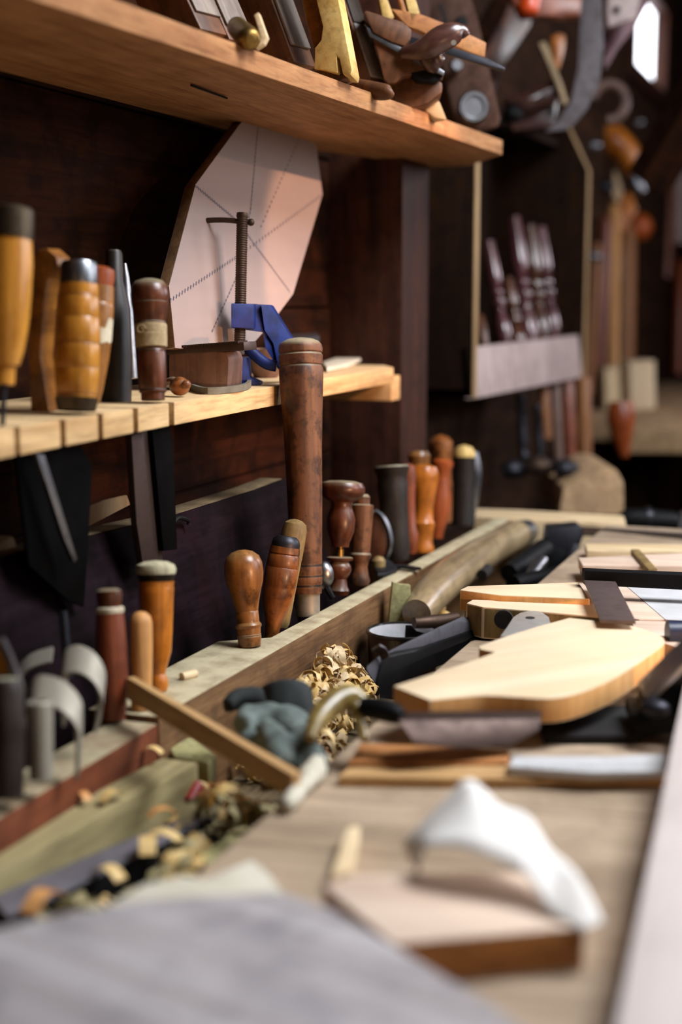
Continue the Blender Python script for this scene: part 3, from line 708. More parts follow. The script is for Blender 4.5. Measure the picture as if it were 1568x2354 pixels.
turned('socket_chisel', 'red brown handle with a dark capped top, leftmost of the three orange handles', 'chisel', b, up(b, 250, 1353), [
    ('handle', 'redbrown_wood', [(0, 0), (0, 26), (.1, 30), (.3, 36), (.55, 36), (.75, 33), (.82, 31), (.82, 0)]),
    ('ring', 'cream_label', [(.815, 0), (.815, 32), (.85, 33), (.86, 30), (.86, 0)]),
    ('cap', 'walnut_wood', [(.855, 0), (.855, 25), (.9, 28), (.95, 30), (.985, 28), (1, 18), (1, 0)])])
# blurred metal tools at the left edge
def near(px, py, d): return at(px, py, d)
d = .98
def gouge(label, px, w, mat='steel_pale', dd=d):
    o = link('bent_gouge', ribbon([at(x, y, dd) for x, y in px], w, .0025, wvec=(.2, -.6, -.75)), mat)
    return tag(o, label, 'gouge', 'bent gouges at the left end of the ledge')
e = gouge('topmost pale steel hook arching over the dark ledge at the left', [(150, 1640), (148, 1560), (150, 1525), (180, 1515), (215, 1535), (235, 1575), (232, 1620), (222, 1655)], .020)
gouge('faint grey flat hook just above and left of the arching steel hook', [(40, 1640), (42, 1560), (60, 1530), (85, 1515), (120, 1505)], .012, 'steel_pale', 1.04)
gouge('lower pale steel hook curling beside the upright steel socket', [(60, 1640), (80, 1590), (115, 1588), (150, 1605), (178, 1640), (182, 1680), (180, 1760)], .020, 'steel_pale', .93)
b = at(95, 1790, .9)
turned('steel_socket', 'upright bright steel socket tube standing at the left end of the ledge', 'socket', b, at(90, 1612, .9), [
    ('socket', 'steel_pale', [(0, 0), (0, 27), (.3, 28), (.9, 31), (.97, 31), (1, 27), (1, 22), (.9, 21), (.9, 0)])])
turned('black_chisel', 'thick black handle standing left of the bright steel socket below the amber plate', 'handle', at(14, 1830, .88), at(14, 1560, .88), [
    ('handle', 'blackened_wood', [(0, 0), (0, 40), (.5, 44), (.9, 40), (1, 30), (1, 0)])])
o = link('amber_plate', prism([at(x, y, .9) for x, y in ((-30, 1490), (2, 1470), (40, 1560), (45, 1600), (20, 1612), (-30, 1600))], (-.004, .01, 0), .002), 'barrel_wood')
tag(o, 'amber wooden plate with bluish steel edge above the thick black handle', 'plate')
link('steel_edge', ribbon([at(x, y, .897) for x, y in ((2, 1468), (22, 1510), (44, 1570), (47, 1605))], .008, .003, wvec=(.3, -.9, .2)), 'steel', o)
o = link('thin_rod', tube([at(145, 1405, 1.05), at(152, 1490, 1.05), at(158, 1560, 1.05)], [.003, .0035, .003], 8), 'steel_dark')
tag(o, 'thin dark iron rod rising behind the arching steel hook', 'rod')
o = link('wood_chip', ribbon([at(180 + 9*i, 1486 + 5*i, 1.02) for i in range(3)], .007, .001), 'shaving')
tag(o, 'single yellow wood chip caught above the steel hook', 'chip')
o = link('wood_chip', lathe(onz(418, 1556, BZ + .003), onz(450, 1548, BZ + .003), [(0, .0022), (0, .0036), (1, .0036), (1, .0022), (0, .0022)], 10), 'pale_wood')
tag(o, 'curled pale chip lying on the dusty ledge beside the domed chisel', 'chip')

# ------------------------------------------------------------------ trough contents
TF = -.40
def curls(name, label, cat, centers, mat, n, size, seed=1, bmat2=None):
    """a heap of plane shavings: curled ribbons nobody could count"""
    rnd = random.Random(seed); bm = bmesh.new()
    mats = [mat] + ([bmat2] if bmat2 else [])
    for i in range(n):
        c, sx, sy, hz = rnd.choice(centers)
        u, v = rnd.gauss(0, .45), rnd.gauss(0, .45); u = max(-1, min(1, u)); v = max(-1, min(1, v))
        top = hz*(1 - min(1, math.hypot(u, v))**1.5)
        p = Vector(c) + Vector((u*sx, v*sy, top*rnd.uniform(.25, 1) + .003))
        R = Matrix.Rotation(rnd.uniform(0, 2*PI), 3, 'Z') @ Matrix.Rotation(rnd.uniform(-1, 1), 3, 'X')
        rad = size*rnd.uniform(.5, 1.2); turns = rnd.uniform(.35, 1.3); dr = rnd.uniform(-.4, .5)
        k = 9; pts = []
        a0 = rnd.uniform(0, 2*PI); pitch = rnd.uniform(-.8, .8)*rad
        for j in range(k):
            t = j/(k-1); a = a0 + turns*2*PI*t; r_ = rad*(1 + dr*t)
            pts.append(p + R @ Vector((r_*math.cos(a), pitch*t, r_*math.sin(a))))
        zmin = min(q.z for q in pts)
        if zmin < c[2] + .0005: pts = [q + Vector((0, 0, c[2] + .0005 - zmin)) for q in pts]
        before = len(bm.faces)
        ribbon(pts, size*rnd.uniform(.45, 1.1), .0003, bm, wvec=R @ Vector((0, 1, .15)), k=1, taper=rnd.uniform(0, .6))
        if bmat2:
            bm.faces.ensure_lookup_table(); mi = rnd.choice((0, 0, 1))
            for f in bm.faces[before:]: f.material_index = mi
    o = link(name, bm, mats, smooth=60)
    return tag(o, label, cat, kind='stuff')
tz = lambda p: Vector((p.x, p.y, CAMZ + TF))
curls('wood_shavings', 'heap of pale yellow plane shavings in the trough beside the enamel mug', 'shavings',
      [((-.452, 1.14, CAMZ+TF+.012), .034, .10, .05), ((-.455, 1.22, CAMZ+TF+.02), .03, .07, .055), ((-.43, 1.10, CAMZ+TF), .04, .05, .03)], 'shaving', 900, .0075, 3, 'pale_wood')
curls('wood_shavings', 'sparse yellow shavings around the split wedge farther along the trough', 'shavings',
      [((-.445, 1.47, CAMZ+TF+.02), .035, .06, .05), ((-.45, 1.52, CAMZ+TF+.03), .02, .04, .05)], 'shaving', 60, .009, 5)
curls('wood_shavings', 'dusty brown shavings filling the trough below the diagonal lath', 'shavings',
      [((-.39, .83, CAMZ+TF+.01), .06, .10, .06), ((-.37, .74, CAMZ+TF+.02), .035, .08, .05), ((-.42, .66, CAMZ+TF+.012), .06, .10, .04)], 'shaving_dusty', 330, .011, 8, 'shaving')
curls('wood_shavings', 'orange brown curls scattered over the dark leather glove', 'shavings',
      [((-.40, .985, CAMZ-.36), .025, .05, .012), ((-.44, .90, CAMZ-.38), .03, .05, .03)], 'shaving_orange', 60, .009, 11, 'shaving')
# enamel mug
dm = 1.47
mb = at(925, 1555, dm); mb.z = CAMZ + TF; mt_ = at(925, 1447, dm)
hm = mt_.z - mb.z; R_ = m(83, dm)
e = empty('enamel_mug', mb, 'small enamel mug, dark maroon outside and white inside, standing in the trough', 'mug')
top = mb + Vector((0, 0, hm))
link('body', lathe(mb, top, [(0, 0), (0, R_*.86), (.04, R_*.92), (.5, R_*.95), (1, R_*.97), (1, R_*.93), (.06, R_*.88), (.06, 0)], 40, ), 'maroon_enamel', e)
link('lining', lathe(mb, top, [(.065, 0), (.07, R_*.87), (.5, R_*.90), (.995, R_*.925), (.998, R_*.915), (.08, R_*.85), (.08, 0)], 40), 'white_enamel', e)
rb = bmesh.new()
rp = [(top.x + R_*.97*math.cos(2*PI*i/48), top.y + R_*.97*math.sin(2*PI*i/48), top.z) for i in range(49)]
link('rim', tube(rp, .0020, 10, rb, cap=False, k=1), 'black_rim', e)
o = link('metal_clip', prism([at(x, y, dm + .01) for x, y in ((932, 1437), (945, 1437), (955, 1450), (990, 1458), (998, 1452), (1000, 1470), (985, 1490), (960, 1478), (930, 1470))], (0, .006, -.002), .0006), 'iron_black')
tag(o, 'black metal clip standing inside the enamel mug', 'clip')
# steel shoulder plane beside the mug
dS = lambda x: 1.17 + (x - 870)/250*.17
def sp(pts, off=0): return [at(x, y, dS(x) + off) for x, y in pts]
base = at(960, 1590, dS(960)); base.z = CAMZ + BZ - .03
e = empty('shoulder_plane', base, 'angular dark steel plane body with a pointed nose, lying between mug and pale blank', 'hand plane')
bk = Vector((.001, .028, 0))
link('body', prism(sp([(880, 1512), (955, 1497), (972, 1490), (1050, 1463), (1112, 1440), (1124, 1446), (1120, 1456), (1078, 1474), (1064, 1510), (950, 1556), (920, 1600), (872, 1605), (866, 1560)]), bk, .0012), 'steel_black', e)
link('wedge', prism(sp([(884, 1503), (960, 1466), (1047, 1427), (1116, 1434), (1112, 1440), (1050, 1462), (972, 1489), (955, 1496)], .006), bk*.7, .001), 'plane_steel', e)
link('nose', prism(sp([(842, 1533), (864, 1513), (884, 1506), (884, 1560), (862, 1572), (846, 1548)], .004), bk*.8, .0015), 'plane_steel', e)
link('spur', ribbon(sp([(886, 1512), (878, 1496), (864, 1488)], -.008), .008, .002, wvec=(.8, .1, .5)), 'steel', e)
# second black bar behind it and the chromed lever cap
o = link('steel_bar', box(at(1125, 1468, 1.38), (.05, .14, .03), frame((1, .25, 0)), .002), 'iron_black', axis=(0, 1, 0))
tag(o, 'short black steel block lying under the chromed lever cap', 'block')
dl = 1.20
lp = [(1150, 1462), (1166, 1440), (1180, 1418), (1196, 1408), (1220, 1403), (1245, 1406), (1262, 1418), (1266, 1432), (1248, 1445), (1225, 1462)]
P = [at(x, y, dl + (1460 - y)*.0016) for x, y in lp]
nn = (P[4] - P[0]).cross(P[7] - P[0]).normalized()
o = link('lever_cap', prism(P, -nn*.004 if nn.z > 0 else nn*.004, .001), 'steel_bright')
tag(o, 'shiny chromed lever cap with a rounded top and keyhole, behind the pale blank', 'lever cap')
hc = at(1219, 1421, dl + (1460 - 1421)*.0016); nz_ = nn if nn.z > 0 else -nn
link('keyhole', lathe(hc - nz_*.0005, hc + nz_*.0006, [(0, 0), (0, .0042), (1, .0042), (1, 0)], 18), 'dark_gap', o)
# split wedge and billet with steel cap
b = onz(920, 1428, TF + .03)
o = link('split_wedge', prism([at(x, y, 1.52) for x, y in ((893, 1440), (903, 1338), (918, 1343), (944, 1345), (945, 1432), (925, 1445))], (-.006, .014, -.002), .001), 'split_wood', axis=(0, 0, 1), up=(0, 1, 0))
tag(o, 'pale greenish split wood wedge standing upright in the trough beyond the mug', 'wedge')
e = empty('adze', onz(1080, 1400, TF), 'long worn wooden tool handle with a rounded back lying along the far trough', 'handle')
pth = [at(958, 1412, 1.50), at(985, 1375, 1.55), at(1035, 1325, 1.64), at(1100, 1278, 1.78), at(1160, 1245, 1.92), at(1192, 1230, 1.98)]
link('handle', tube(pth, [m(36, 1.5), m(42, 1.55), m(44, 1.64), m(40, 1.78), m(35, 1.92), m(32, 1.98)], 20, flat=.95), 'billet_wood', e, axis=(.0, 1, 0))
link('steel_cap', tube([pth[-1], at(1212, 1222, 2.02), at(1216, 1220, 2.03)], [m(32, 1.98), m(28, 2.0), m(12, 2.03)], 18), 'steel', e)
link('slot', tube([at(1108, 1322, 1.672), at(1122, 1308, 1.695)], [m(12, 1.7)]*2, 12, k=1), 'dark_gap', e)
link('iron_ferrule', tube([at(952, 1432, 1.47), at(1000, 1428, 1.48), at(1050, 1418, 1.50)], [.006, .007, .005], 12), 'rust_screw', e)
# dark iron jumble farther along: sash clamp head and bar
e = empty('sash_clamp', onz(1270, 1300, BZ), 'long steel sash clamp with a dark head lying across the far bench', 'clamp')
dh = 1.95
link('head', prism([at(x, y, dh) for x, y in ((1262, 1215), (1335, 1208), (1345, 1225), (1330, 1262), (1318, 1335), (1290, 1330), (1256, 1255))], (-.015, .04, 0), .002), 'steel_dark', e)
link('jaw', prism([at(x, y, dh - .01) for x, y in ((1256, 1250), (1300, 1268), (1310, 1275), (1300, 1320), (1256, 1310))], (-.008, .02, 0), .002), 'steel_black', e)
link('bar', prism([at(1338, 1213, dh), at(1600, 1230, dh - .1), at(1600, 1250, dh - .1), at(1338, 1232, dh)], (-.004, .012, 0), .001), 'steel', e)
link('strut', tube([at(1322, 1262, dh), at(1300, 1330, dh - .08)], [.008, .006], 8, k=1), 'steel', e)
def bar(name, label, cat, pts, r, mat, flat=1.0): return tag(link(name, tube(pts, r, 12, flat=flat, k=1), mat), label, cat)
bar('cold_chisel', 'dark octagonal steel chisel lying on the trough edge left of the clamp head', 'chisel', [at(1170, 1318, 1.8), at(1250, 1262, 1.9)], [.012, .014], 'iron_black')
bar('cold_chisel', 'grey flat steel tool slanting below the sash clamp head', 'chisel', [at(1205, 1345, 1.75), at(1245, 1290, 1.82)], [.007, .009], 'steel', )
bar('cold_chisel', 'black bar lying lowest of the dark irons before the clamp head', 'chisel', [at(1180, 1345, 1.72), at(1295, 1320, 1.78)], [.012, .012], 'steel_black')
e = empty('clamp_screw', onz(1490, 1222, BZ), 'black cylindrical clamp handle lying at the far right end of the bench', 'handle')
dq = 2.12
link('grip', tube([at(1428, 1196, dq), at(1440, 1194, dq), at(1480, 1194, dq), at(1556, 1200, dq)], [m(18, dq), m(25, dq), m(26, dq), m(24, dq)], 18, k=1), 'iron_black', e)
link('collar', tube([at(1484, 1192, dq), at(1496, 1192, dq)], [m(28, dq)]*2, 18, k=1), 'steel_dark', e)
link('lever', tube([at(1556, 1222, dq), at(1575, 1175, dq)], [.007, .007], 10, k=1), 'steel', e)
# ------------------------------------------------------------------ right-hand heap on the bench
zt = BZ
flat('board_offcut', 'large pale board lying under the try square at the right', 'board', [(1300, 1342), (1600, 1332), (1600, 1424), (1470, 1424), (1330, 1398)], -.283, .024, 'pink_wood', .001, (1, .2, 0))
flat('wood_blank', 'pale blank with rough front edge, rear of the pair under the try square blade', 'board', [(1057, 1356), (1075, 1347), (1200, 1343), (1330, 1338), (1356, 1376), (1153, 1368)], -.272, .020, 'fresh_wood', .001, (1, .2, 0), side='fresh_edge')
e = flat('wood_blank', 'pale blank with a round dark hole in its front, before its plain twin', 'board', [(1072, 1386), (1086, 1378), (1220, 1382), (1368, 1389), (1385, 1418), (1230, 1404), (1110, 1395)], -.278, .03, 'fresh_wood', .0015, (1, .2, 0), side='olive_wood')
pc = onz(1158, 1408, -.279); q = at(1158, 1424, dep(pc)); nrm = Vector((.15, -1, 0)).normalized()
link('hole', lathe(q - nrm*.003, q + nrm*.0015, [(0, 0), (0, m(22, dep(pc))), (1, m(22, dep(pc))), (1, 0)], 20), 'dark_gap', e)
o = link('marking_knife', prism([at(1070, 1434, 1.33), at(1076, 1384, 1.33), at(1090, 1410, 1.33), at(1092, 1438, 1.33)], (-.003, .008, 0), .0008), 'steel')
tag(o, 'pointed grey blade tip standing before the end of the pale blanks', 'knife')
e = empty('try_square', onz(1420, 1370, -.27), 'dark try square lying over the pale boards, brown blade towards the front', 'try square')
bz_ = -.264
link('blade', prism([onz(x, y, bz_) for x, y in ((1334, 1311), (1407, 1320), (1462, 1427), (1381, 1424))], (0, 0, -.003), .0005), 'square_steel', e)
link('stock', prism([onz(x, y, bz_ + .009) for x, y in ((1338, 1305), (1600, 1316), (1600, 1324), (1345, 1312))], (0, 0, -.014), .0008), 'iron_black', e)
flat('tape_strip', 'flat white tape strip lying on the board right of the try square', 'tape', [(1436, 1343), (1600, 1338), (1600, 1428), (1530, 1424)], -.2825, .0006, 'tape_white', 0)
o = flat('board_offcut', 'pale board end below the white tape at the right edge', 'board', [(1450, 1426), (1530, 1428), (1600, 1430), (1600, 1500), (1532, 1480), (1462, 1450)], -.283, .02, 'pink_wood', .001, (1, .2, 0))
o = link('navy_chisel', tube([at(1534, 1456, 1.2), at(1600, 1456, 1.2)], [m(30, 1.2)]*2, 20, k=1), 'navy_plastic')
tag(o, 'dark navy tool grip lying below the white tape strip', 'handle')
flat('lath', 'pale narrow lath far right behind the try square, frontmost of two', 'lath', [(1330, 1282), (1600, 1270), (1600, 1302), (1340, 1300)], -.29, .012, 'pink_wood', .001, (1, .1, 0))
flat('lath', 'pale lath farthest back on the right behind the try square', 'lath', [(1345, 1248), (1600, 1252), (1600, 1270), (1350, 1266)], -.295, .012, 'pale_wood', .001, (1, .1, 0))
flat('lath', 'short yellowish stick crossing the two pale laths at the right', 'lath', [(1450, 1262), (1470, 1262), (1512, 1308), (1490, 1308)], -.285, .008, 'olive_wood', .001, (0, 1, 0))
# pale curved blank, the main thing on the bench
wp = [(905, 1577), (988, 1609), (1040, 1604), (1113, 1598), (1190, 1602), (1260, 1605), (1319, 1596), (1388, 1571), (1435, 1545), (1476, 1517), (1510, 1494), (1527, 1478), (1526, 1468), (1520, 1463), (1490, 1450), (1456, 1439), (1400, 1430), (1309, 1420), (1235, 1440), (1162, 1463), (1101, 1485), (1104, 1492), (1138, 1499), (1100, 1513), (1055, 1529), (980, 1553)]
wp = catmull(wp[1:17], 3) + wp[17:] + wp[:1]
o = flat('shaped_blank', 'freshly sawn pale wooden blank with curved outline and notch, lying over the drawknife', 'wooden blank', wp, -.272, .0178, 'fresh_wood', .0008, (.8, 1, 0), side='fresh_edge')
# drawknife beneath it
dk = .94
e = empty('drawknife', onz(900, 1690, BZ), 'drawknife with a glossy yellow brown handle lying beneath the pale blank', 'drawknife')
link('handle', tube([at(712, 1700, .93), at(735, 1650, .945), at(775, 1612, .96), at(812, 1604, .965), at(838, 1622, .96)], [m(14, dk), m(26, dk), m(32, dk), m(31, dk), m(22, dk)], 20), 'horn_wood', e, axis=(1, 0, 0))
link('handle_foot', tube([at(815, 1612, .962), at(830, 1660, .95), at(840, 1700, .94)], [m(20, dk), m(14, dk), m(12, dk)], 16), 'horn_wood', e, axis=(0, 0, 1))
link('ferrule', tube([at(834, 1626, .955), at(870, 1630, .95), at(905, 1640, .945), at(925, 1650, .94)], [m(24, dk), m(27, dk), m(25, dk), m(16, dk)], 18), 'steel_black', e)
link('blade', prism([at(915, 1655, .93), at(1245, 1652, .96), at(1240, 1680, .955), at(1180, 1715, .945), at(1050, 1722, .93), at(950, 1705, .92)], (-.004, .02, 0), .0015), 'blade_brown', e)
# gloves: fused tubes, remeshed
def cloth(name, label, cat, bm, mat, vox=.003, strength=.004, parent=None):
    o = link(name, bm, mat, parent)
    r = o.modifiers.new('fuse', 'REMESH'); r.mode = 'VOXEL'; r.voxel_size = vox; r.use_smooth_shade = True
    s = o.modifiers.new('soften', 'SMOOTH'); s.factor = .5; s.iterations = 4
    tx = bpy.data.textures.new(name, 'CLOUDS'); tx.noise_scale = .018; tx.noise_depth = 2
    dm_ = o.modifiers.new('crumple', 'DISPLACE'); dm_.texture = tx; dm_.strength = strength; dm_.texture_coords = 'GLOBAL'
    if label: tag(o, label, cat)
    return o
dg = 1.0
e = empty('work_glove', onz(650, 1760, TF + .03), 'crumpled dark green grey leather glove lying in the trough beside the diagonal lath', 'glove')
bm = bmesh.new()
def gt(pts, rs): tube([at(x, y, dd) for x, y, dd in pts], [m(r, dg) for r in rs], 12, bm)
gt([(555, 1665, 1.0), (590, 1650, 1.02), (640, 1665, 1.02), (690, 1690, 1.0)], [26, 38, 42, 34])
gt([(560, 1690, .99), (600, 1720, .98), (650, 1750, .96), (700, 1775, .94)], [24, 30, 30, 24])
gt([(620, 1680, .98), (640, 1720, .95), (655, 1760, .93)], [32, 30, 24])
gt([(690, 1700, .98), (720, 1735, .95), (742, 1770, .93)], [32, 28, 22])
gt([(600, 1650, 1.03), (660, 1640, 1.04), (705, 1665, 1.02)], [24, 28, 24])
cloth('palm', None, None, bm, 'glove_leather', .003, .007, e)
bm = bmesh.new()
P = []
for i in range(25):
    a = 2*PI*i/24; P.append(at(655 + 62*math.cos(a) - 10*math.sin(a), 1580 + 24*math.sin(a), 1.07 + .02*math.sin(a)))
bm2 = bmesh.new(); rows = []
for i, p in enumerate(P[:-1]):
    q = p + Vector((.008, -.018, -.04)) + Vector((.004*math.sin(i*1.9), 0, .005*math.sin(i*1.3)))
    rows.append((bm2.verts.new(p), bm2.verts.new(p.lerp(q, .5) + (p - at(655, 1580, 1.07))*.15), bm2.verts.new(q)))
for i in range(24):
    r0, r1 = rows[i], rows[(i+1) % 24]
    for k in range(2): bm2.faces.new((r0[k], r1[k], r1[k+1], r0[k+1]))
cf = link('cuff', bm2, 'glove_dark', e, smooth=80)
so = cf.modifiers.new('thick', 'SOLIDIFY'); so.thickness = .004; cf.modifiers.new('round', 'SUBSURF').levels = 2
cf.modifiers['round'].render_levels = 2
bm = tube([at(520, 1625, 1.05), at(555, 1605, 1.06), at(600, 1608, 1.06), at(625, 1630, 1.05)], [m(20, 1), m(28, 1), m(26, 1), m(20, 1)], 14)
cloth('finger', None, None, bm, 'glove_dark', .003, .004, e)
# diagonal lath across the trough
A0 = at(300, 1580, 1.06); A1 = onz(682, 1808, BZ + .012)
A0.z = max(A0.z, CAMZ + BZ + .012); dr_ = (A1 - A0).normalized()
o = link('diagonal_lath', box((A0 + A1)/2, ((A1-A0).length, .0065, .0165), frame(dr_), .0005), 'lath_wood', axis=dr_)
tag(o, 'thin wooden lath lying diagonally across the trough from the ledge to the bench', 'lath')
bm = tube([onz(655, 1855, BZ + .006), onz(690, 1810, BZ + .008), onz(725, 1770, BZ + .009), onz(742, 1740, BZ + .007)], [.005, .007, .007, .004], 10)
cloth('paint_rag', 'small whitish crumpled rag on the bench edge at the foot of the diagonal lath', 'rag', bm, 'paper_cream', .002, .006)
# near trough contents
e = flat('green_beam', 'dusty greenish wooden beam lying in the near trough along the red rail', 'beam', [(372, 1742), (456, 1752), (180, 1900), (-60, 2035), (-60, 1960), (120, 1870)], -.335, .045, 'green_wood', .0015, (0, 1, 0))
flat('iron_bar', 'black iron bar with a dull grey top beside the greenish beam in the trough', 'iron bar', [(488, 1851), (500, 1868), (390, 1930), (250, 2000), (20, 2110), (-20, 2060), (230, 1955)], -.343, .035, 'dusty_iron', .001, side='iron_black')
flat('green_strip', 'thin pale greenish strip in the near trough right of the black iron bar', 'strip', [(570, 1893), (596, 1908), (500, 1975), (395, 2025), (375, 2005), (480, 1950)], -.345, .01, 'split_wood', .001, (0, 1, 0))
o = link('folded_cloth_scrap', prism([onz(x, y, -.34) for x, y in ((378, 1700), (440, 1692), (500, 1735), (480, 1752), (400, 1738))], (0, 0, -.02), .004), 'split_wood')
tag(o, 'pale greenish wood scrap wedged between the rail end and the diagonal lath', 'scrap')
o = link('red_marker', tube([onz(435, 1845, -.36), onz(455, 1805, -.352)], [.005, .005], 10, k=1), 'red_paint')
tag(o, 'small red painted stub among shavings at the end of the greenish beam', 'stub')
for i, (x, y, h, s, lb) in enumerate(((350, 1735, -.328, 1.0, 'yellow chip on the far end of the greenish beam'), (258, 1840, -.333, 1.2, 'pale chip halfway along the greenish beam'), (190, 1840, -.333, 1.0, 'small orange chip against the red rail on the greenish beam'), (372, 1880, -.338, 1.2, 'orange chip between the greenish beam and the iron bar'), (340, 1955, -.338, 1.6, 'long pale chip hanging over the side of the iron bar'), (372, 1940, -.338, 1.6, 'second long chip leaning over the iron bar, farther right'), (100, 2085, -.338, 1.8, 'orange curled chip in the lower left corner of the trough'), (250, 2020, -.343, 1.4, 'pale brown chip low beside the iron bar near the grey board'))):
    p = onz(x, y, h); s *= .008
    a = i*1.3
    o = link('wood_chip', ribbon([p + Vector((s*math.cos(a)*t, s*math.sin(a)*t, .002 + s*.5*(1 - t*t))) for t in (-1, -.5, 0, .5, 1)], s*.8, .0005), 'shaving_orange' if i in (2, 3, 6) else 'shaving')
    tag(o, lb, 'chip')
# ------------------------------------------------------------------ bench foreground
zb = BZ
flat('brown_offcut', 'flat orange brown figured offcut behind the long rule on the bench', 'offcut', [(800, 1752), (830, 1708), (960, 1712), (1172, 1722), (1168, 1750)], -.300, .010, 'plane_orange', .001, (1, .1, 0))
flat('long_lath', 'long light brown lath lying across the bench, under the white rule', 'lath', [(778, 1785), (800, 1764), (1000, 1758), (1556, 1752), (1552, 1784), (1100, 1790)], -.303, .007, 'lath_wood', .0006, (1, .1, 0))
o = flat('folding_rule', 'whitish folding rule lying on the long lath across the bench', 'rule', [(1170, 1762), (1180, 1738), (1400, 1738), (1556, 1732), (1550, 1772), (1360, 1775)], -.2965, .005, 'tape_white', .0005, (1, .1, 0))
bm = bmesh.new()
Ar, Br = onz(1180, 1766, -.2964), onz(1545, 1764, -.2964)
for i in range(60):
    p = Ar.lerp(Br, i/59.0); s = .004 if i % 5 == 0 else .0022
    box(p + Vector((-.001, s*.7, .0002)), (.0004, s, .0003), bevel=0, bm=bm)
link('graduations', bm, 'iron_black', o)
o = link('nail', lathe(onz(910, 1805, BZ), onz(910, 1805, BZ) + Vector((0, 0, .006)), [(0, 0), (0, .002), (.7, .002), (.7, .004), (1, .004), (1, 0)], 12), 'steel')
tag(o, 'small bright nail head before the long lath on the bench', 'nail')
# block with curled sandpaper
blk = [(742, 2035), (800, 2012), (975, 2005), (1245, 2005), (1345, 2128), (1120, 2150), (905, 2168)]
o = flat('sanding_block', 'pale topped wooden block with an orange brown front, carrying the curled white sandpaper', 'block', [(x, y) for x, y in blk], -.288, .0215, 'pink_wood', .0012, (1, .3, 0), side='block_edge')
flat('narrow_strip', 'short pale strip lying behind the left corner of the sanding block', 'strip', [(798, 1900), (828, 1898), (808, 2000), (760, 2012)], -.3, .009, 'pale_wood', .001, (0, 1, 0))
nearE = [(962, 2008), (968, 1972), (985, 1948), (1040, 1945), (1100, 1960), (1170, 1988), (1215, 2015), (1240, 2055), (1262, 2095), (1300, 2128), (1345, 2134)]
farE = [(930, 1960), (928, 1935), (965, 1895), (1035, 1825), (1075, 1790), (1112, 1812), (1150, 1850), (1215, 1875), (1265, 1950), (1330, 2010), (1388, 2118)]
n0 = onz(962, 2010, -.287); n1 = onz(1345, 2134, -.287); f0 = n0 + Vector((-.028, .045, 0)); f1 = n1 + Vector((.016, .012, 0))
bm = bmesh.new(); rows = []
NN = catmull([(a, b) for a, b in nearE], 4); FF = catmull([(a, b) for a, b in farE], 4); k = len(NN)
for i in range(k):
    t = i/(k-1); dn = dep(n0)*(1-t) + dep(n1)*t; df = dep(f0)*(1-t) + dep(f1)*t + .035*math.sin(PI*t)
    a = at(NN[i][0], NN[i][1], dn); c = at(FF[i][0], FF[i][1], df)
    row = []
    for j in range(7):
        s = j/6; p = a.lerp(c, s) + Vector((0, 0, .004*math.sin(PI*s)*math.sin(PI*t)))
        row.append(bm.verts.new(p))
    rows.append(row)
for r0, r1 in zip(rows, rows[1:]):
    for j in range(6): bm.faces.new((r0[j], r1[j], r1[j+1], r0[j+1]))
o = link('curled_sandpaper', bm, 'paper_white', smooth=80)
so = o.modifiers.new('thick', 'SOLIDIFY'); so.thickness = .0006
tag(o, 'white curled sheet of sandpaper arching over the sanding block', 'sandpaper')
# paper and grey board in the foreground
flat('paper_sheet', 'pale crumpled paper scrap under the grey board at lower left', 'paper', [(240, 2085), (330, 2030), (420, 2012), (470, 2020), (580, 1975), (620, 2010), (655, 2055), (560, 2075), (400, 2090)], -.302, .004, 'paper_cream', .0015)
flat('grey_board', 'weathered grey board lying over the bench and trough, nearest thing on the left', 'board', [(-80, 2160), (0, 2132), (150, 2098), (330, 2068), (640, 2048), (760, 2086), (900, 2168), (1010, 2235), (1120, 2300), (1260, 2400), (1100, 2620), (-80, 2700)], -.286, .018, 'grey_board', .0015, (1, -.25, 0))
A = onz(1562, 1640, -.300); B = onz(1415, 2354, -.275)
dv_ = (A - B); dv_.z = 0; dv_.normalize()
P = [at(1575, 1560, 1.02), at(1640, 1560, 1.02), at(1800, 2500, .52), at(1385, 2500, .52)]
o = link('pale_plank', prism(P, (0, 0, -.015), .0015), 'plank_grey', axis=(0, 1, 0))
tag(o, 'pale plank lying along the right side of the bench past the sandpaper', 'plank')
# black metal plane at the right edge
e = empty('iron_plane', onz(1520, 1690, BZ), 'black iron bench plane beyond the pale plank, right of the drawknife', 'hand plane')
dp_ = 1.0
link('sole', prism([at(x, y, dp_) for x, y in ((1452, 1640), (1620, 1640), (1620, 1690), (1470, 1690), (1450, 1670))], (-.012, .045, 0), .003), 'steel_black', e)
link('frog', prism([at(x, y, dp_ + .01) for x, y in ((1480, 1600), (1600, 1490), (1620, 1520), (1620, 1640), (1475, 1640))], (-.008, .025, 0), .003), 'iron_black', e)
link('blade', prism([at(x, y, dp_ - .004) for x, y in ((1484, 1606), (1600, 1492), (1612, 1506), (1498, 1618))], (-.012, .04, 0), .001), 'steel', e)
link('screw_cap', sphere(at(1506, 1628, dp_ - .01), m(26, dp_), sc=(1.4, 1, .8)), 'steel_dark', e)
o = link('dark_rod', tube([at(1540, 1500, 1.22), at(1600, 1490, 1.25)], [.01, .01], 10, k=1), 'dowel_wood')
tag(o, 'end of a pale round stick at the right edge beside the shaped blank', 'stick')
o = flat('shade_sheet', 'dark flat sheet standing in for the shade under the shaped blank and the iron plane', 'shade sheet', [(1235, 1650), (1330, 1625), (1600, 1610), (1600, 1640), (1450, 1690), (1250, 1690)], -.303, .007, 'dark_gap', .002)  # dark sheet painting in the shade beneath the blank

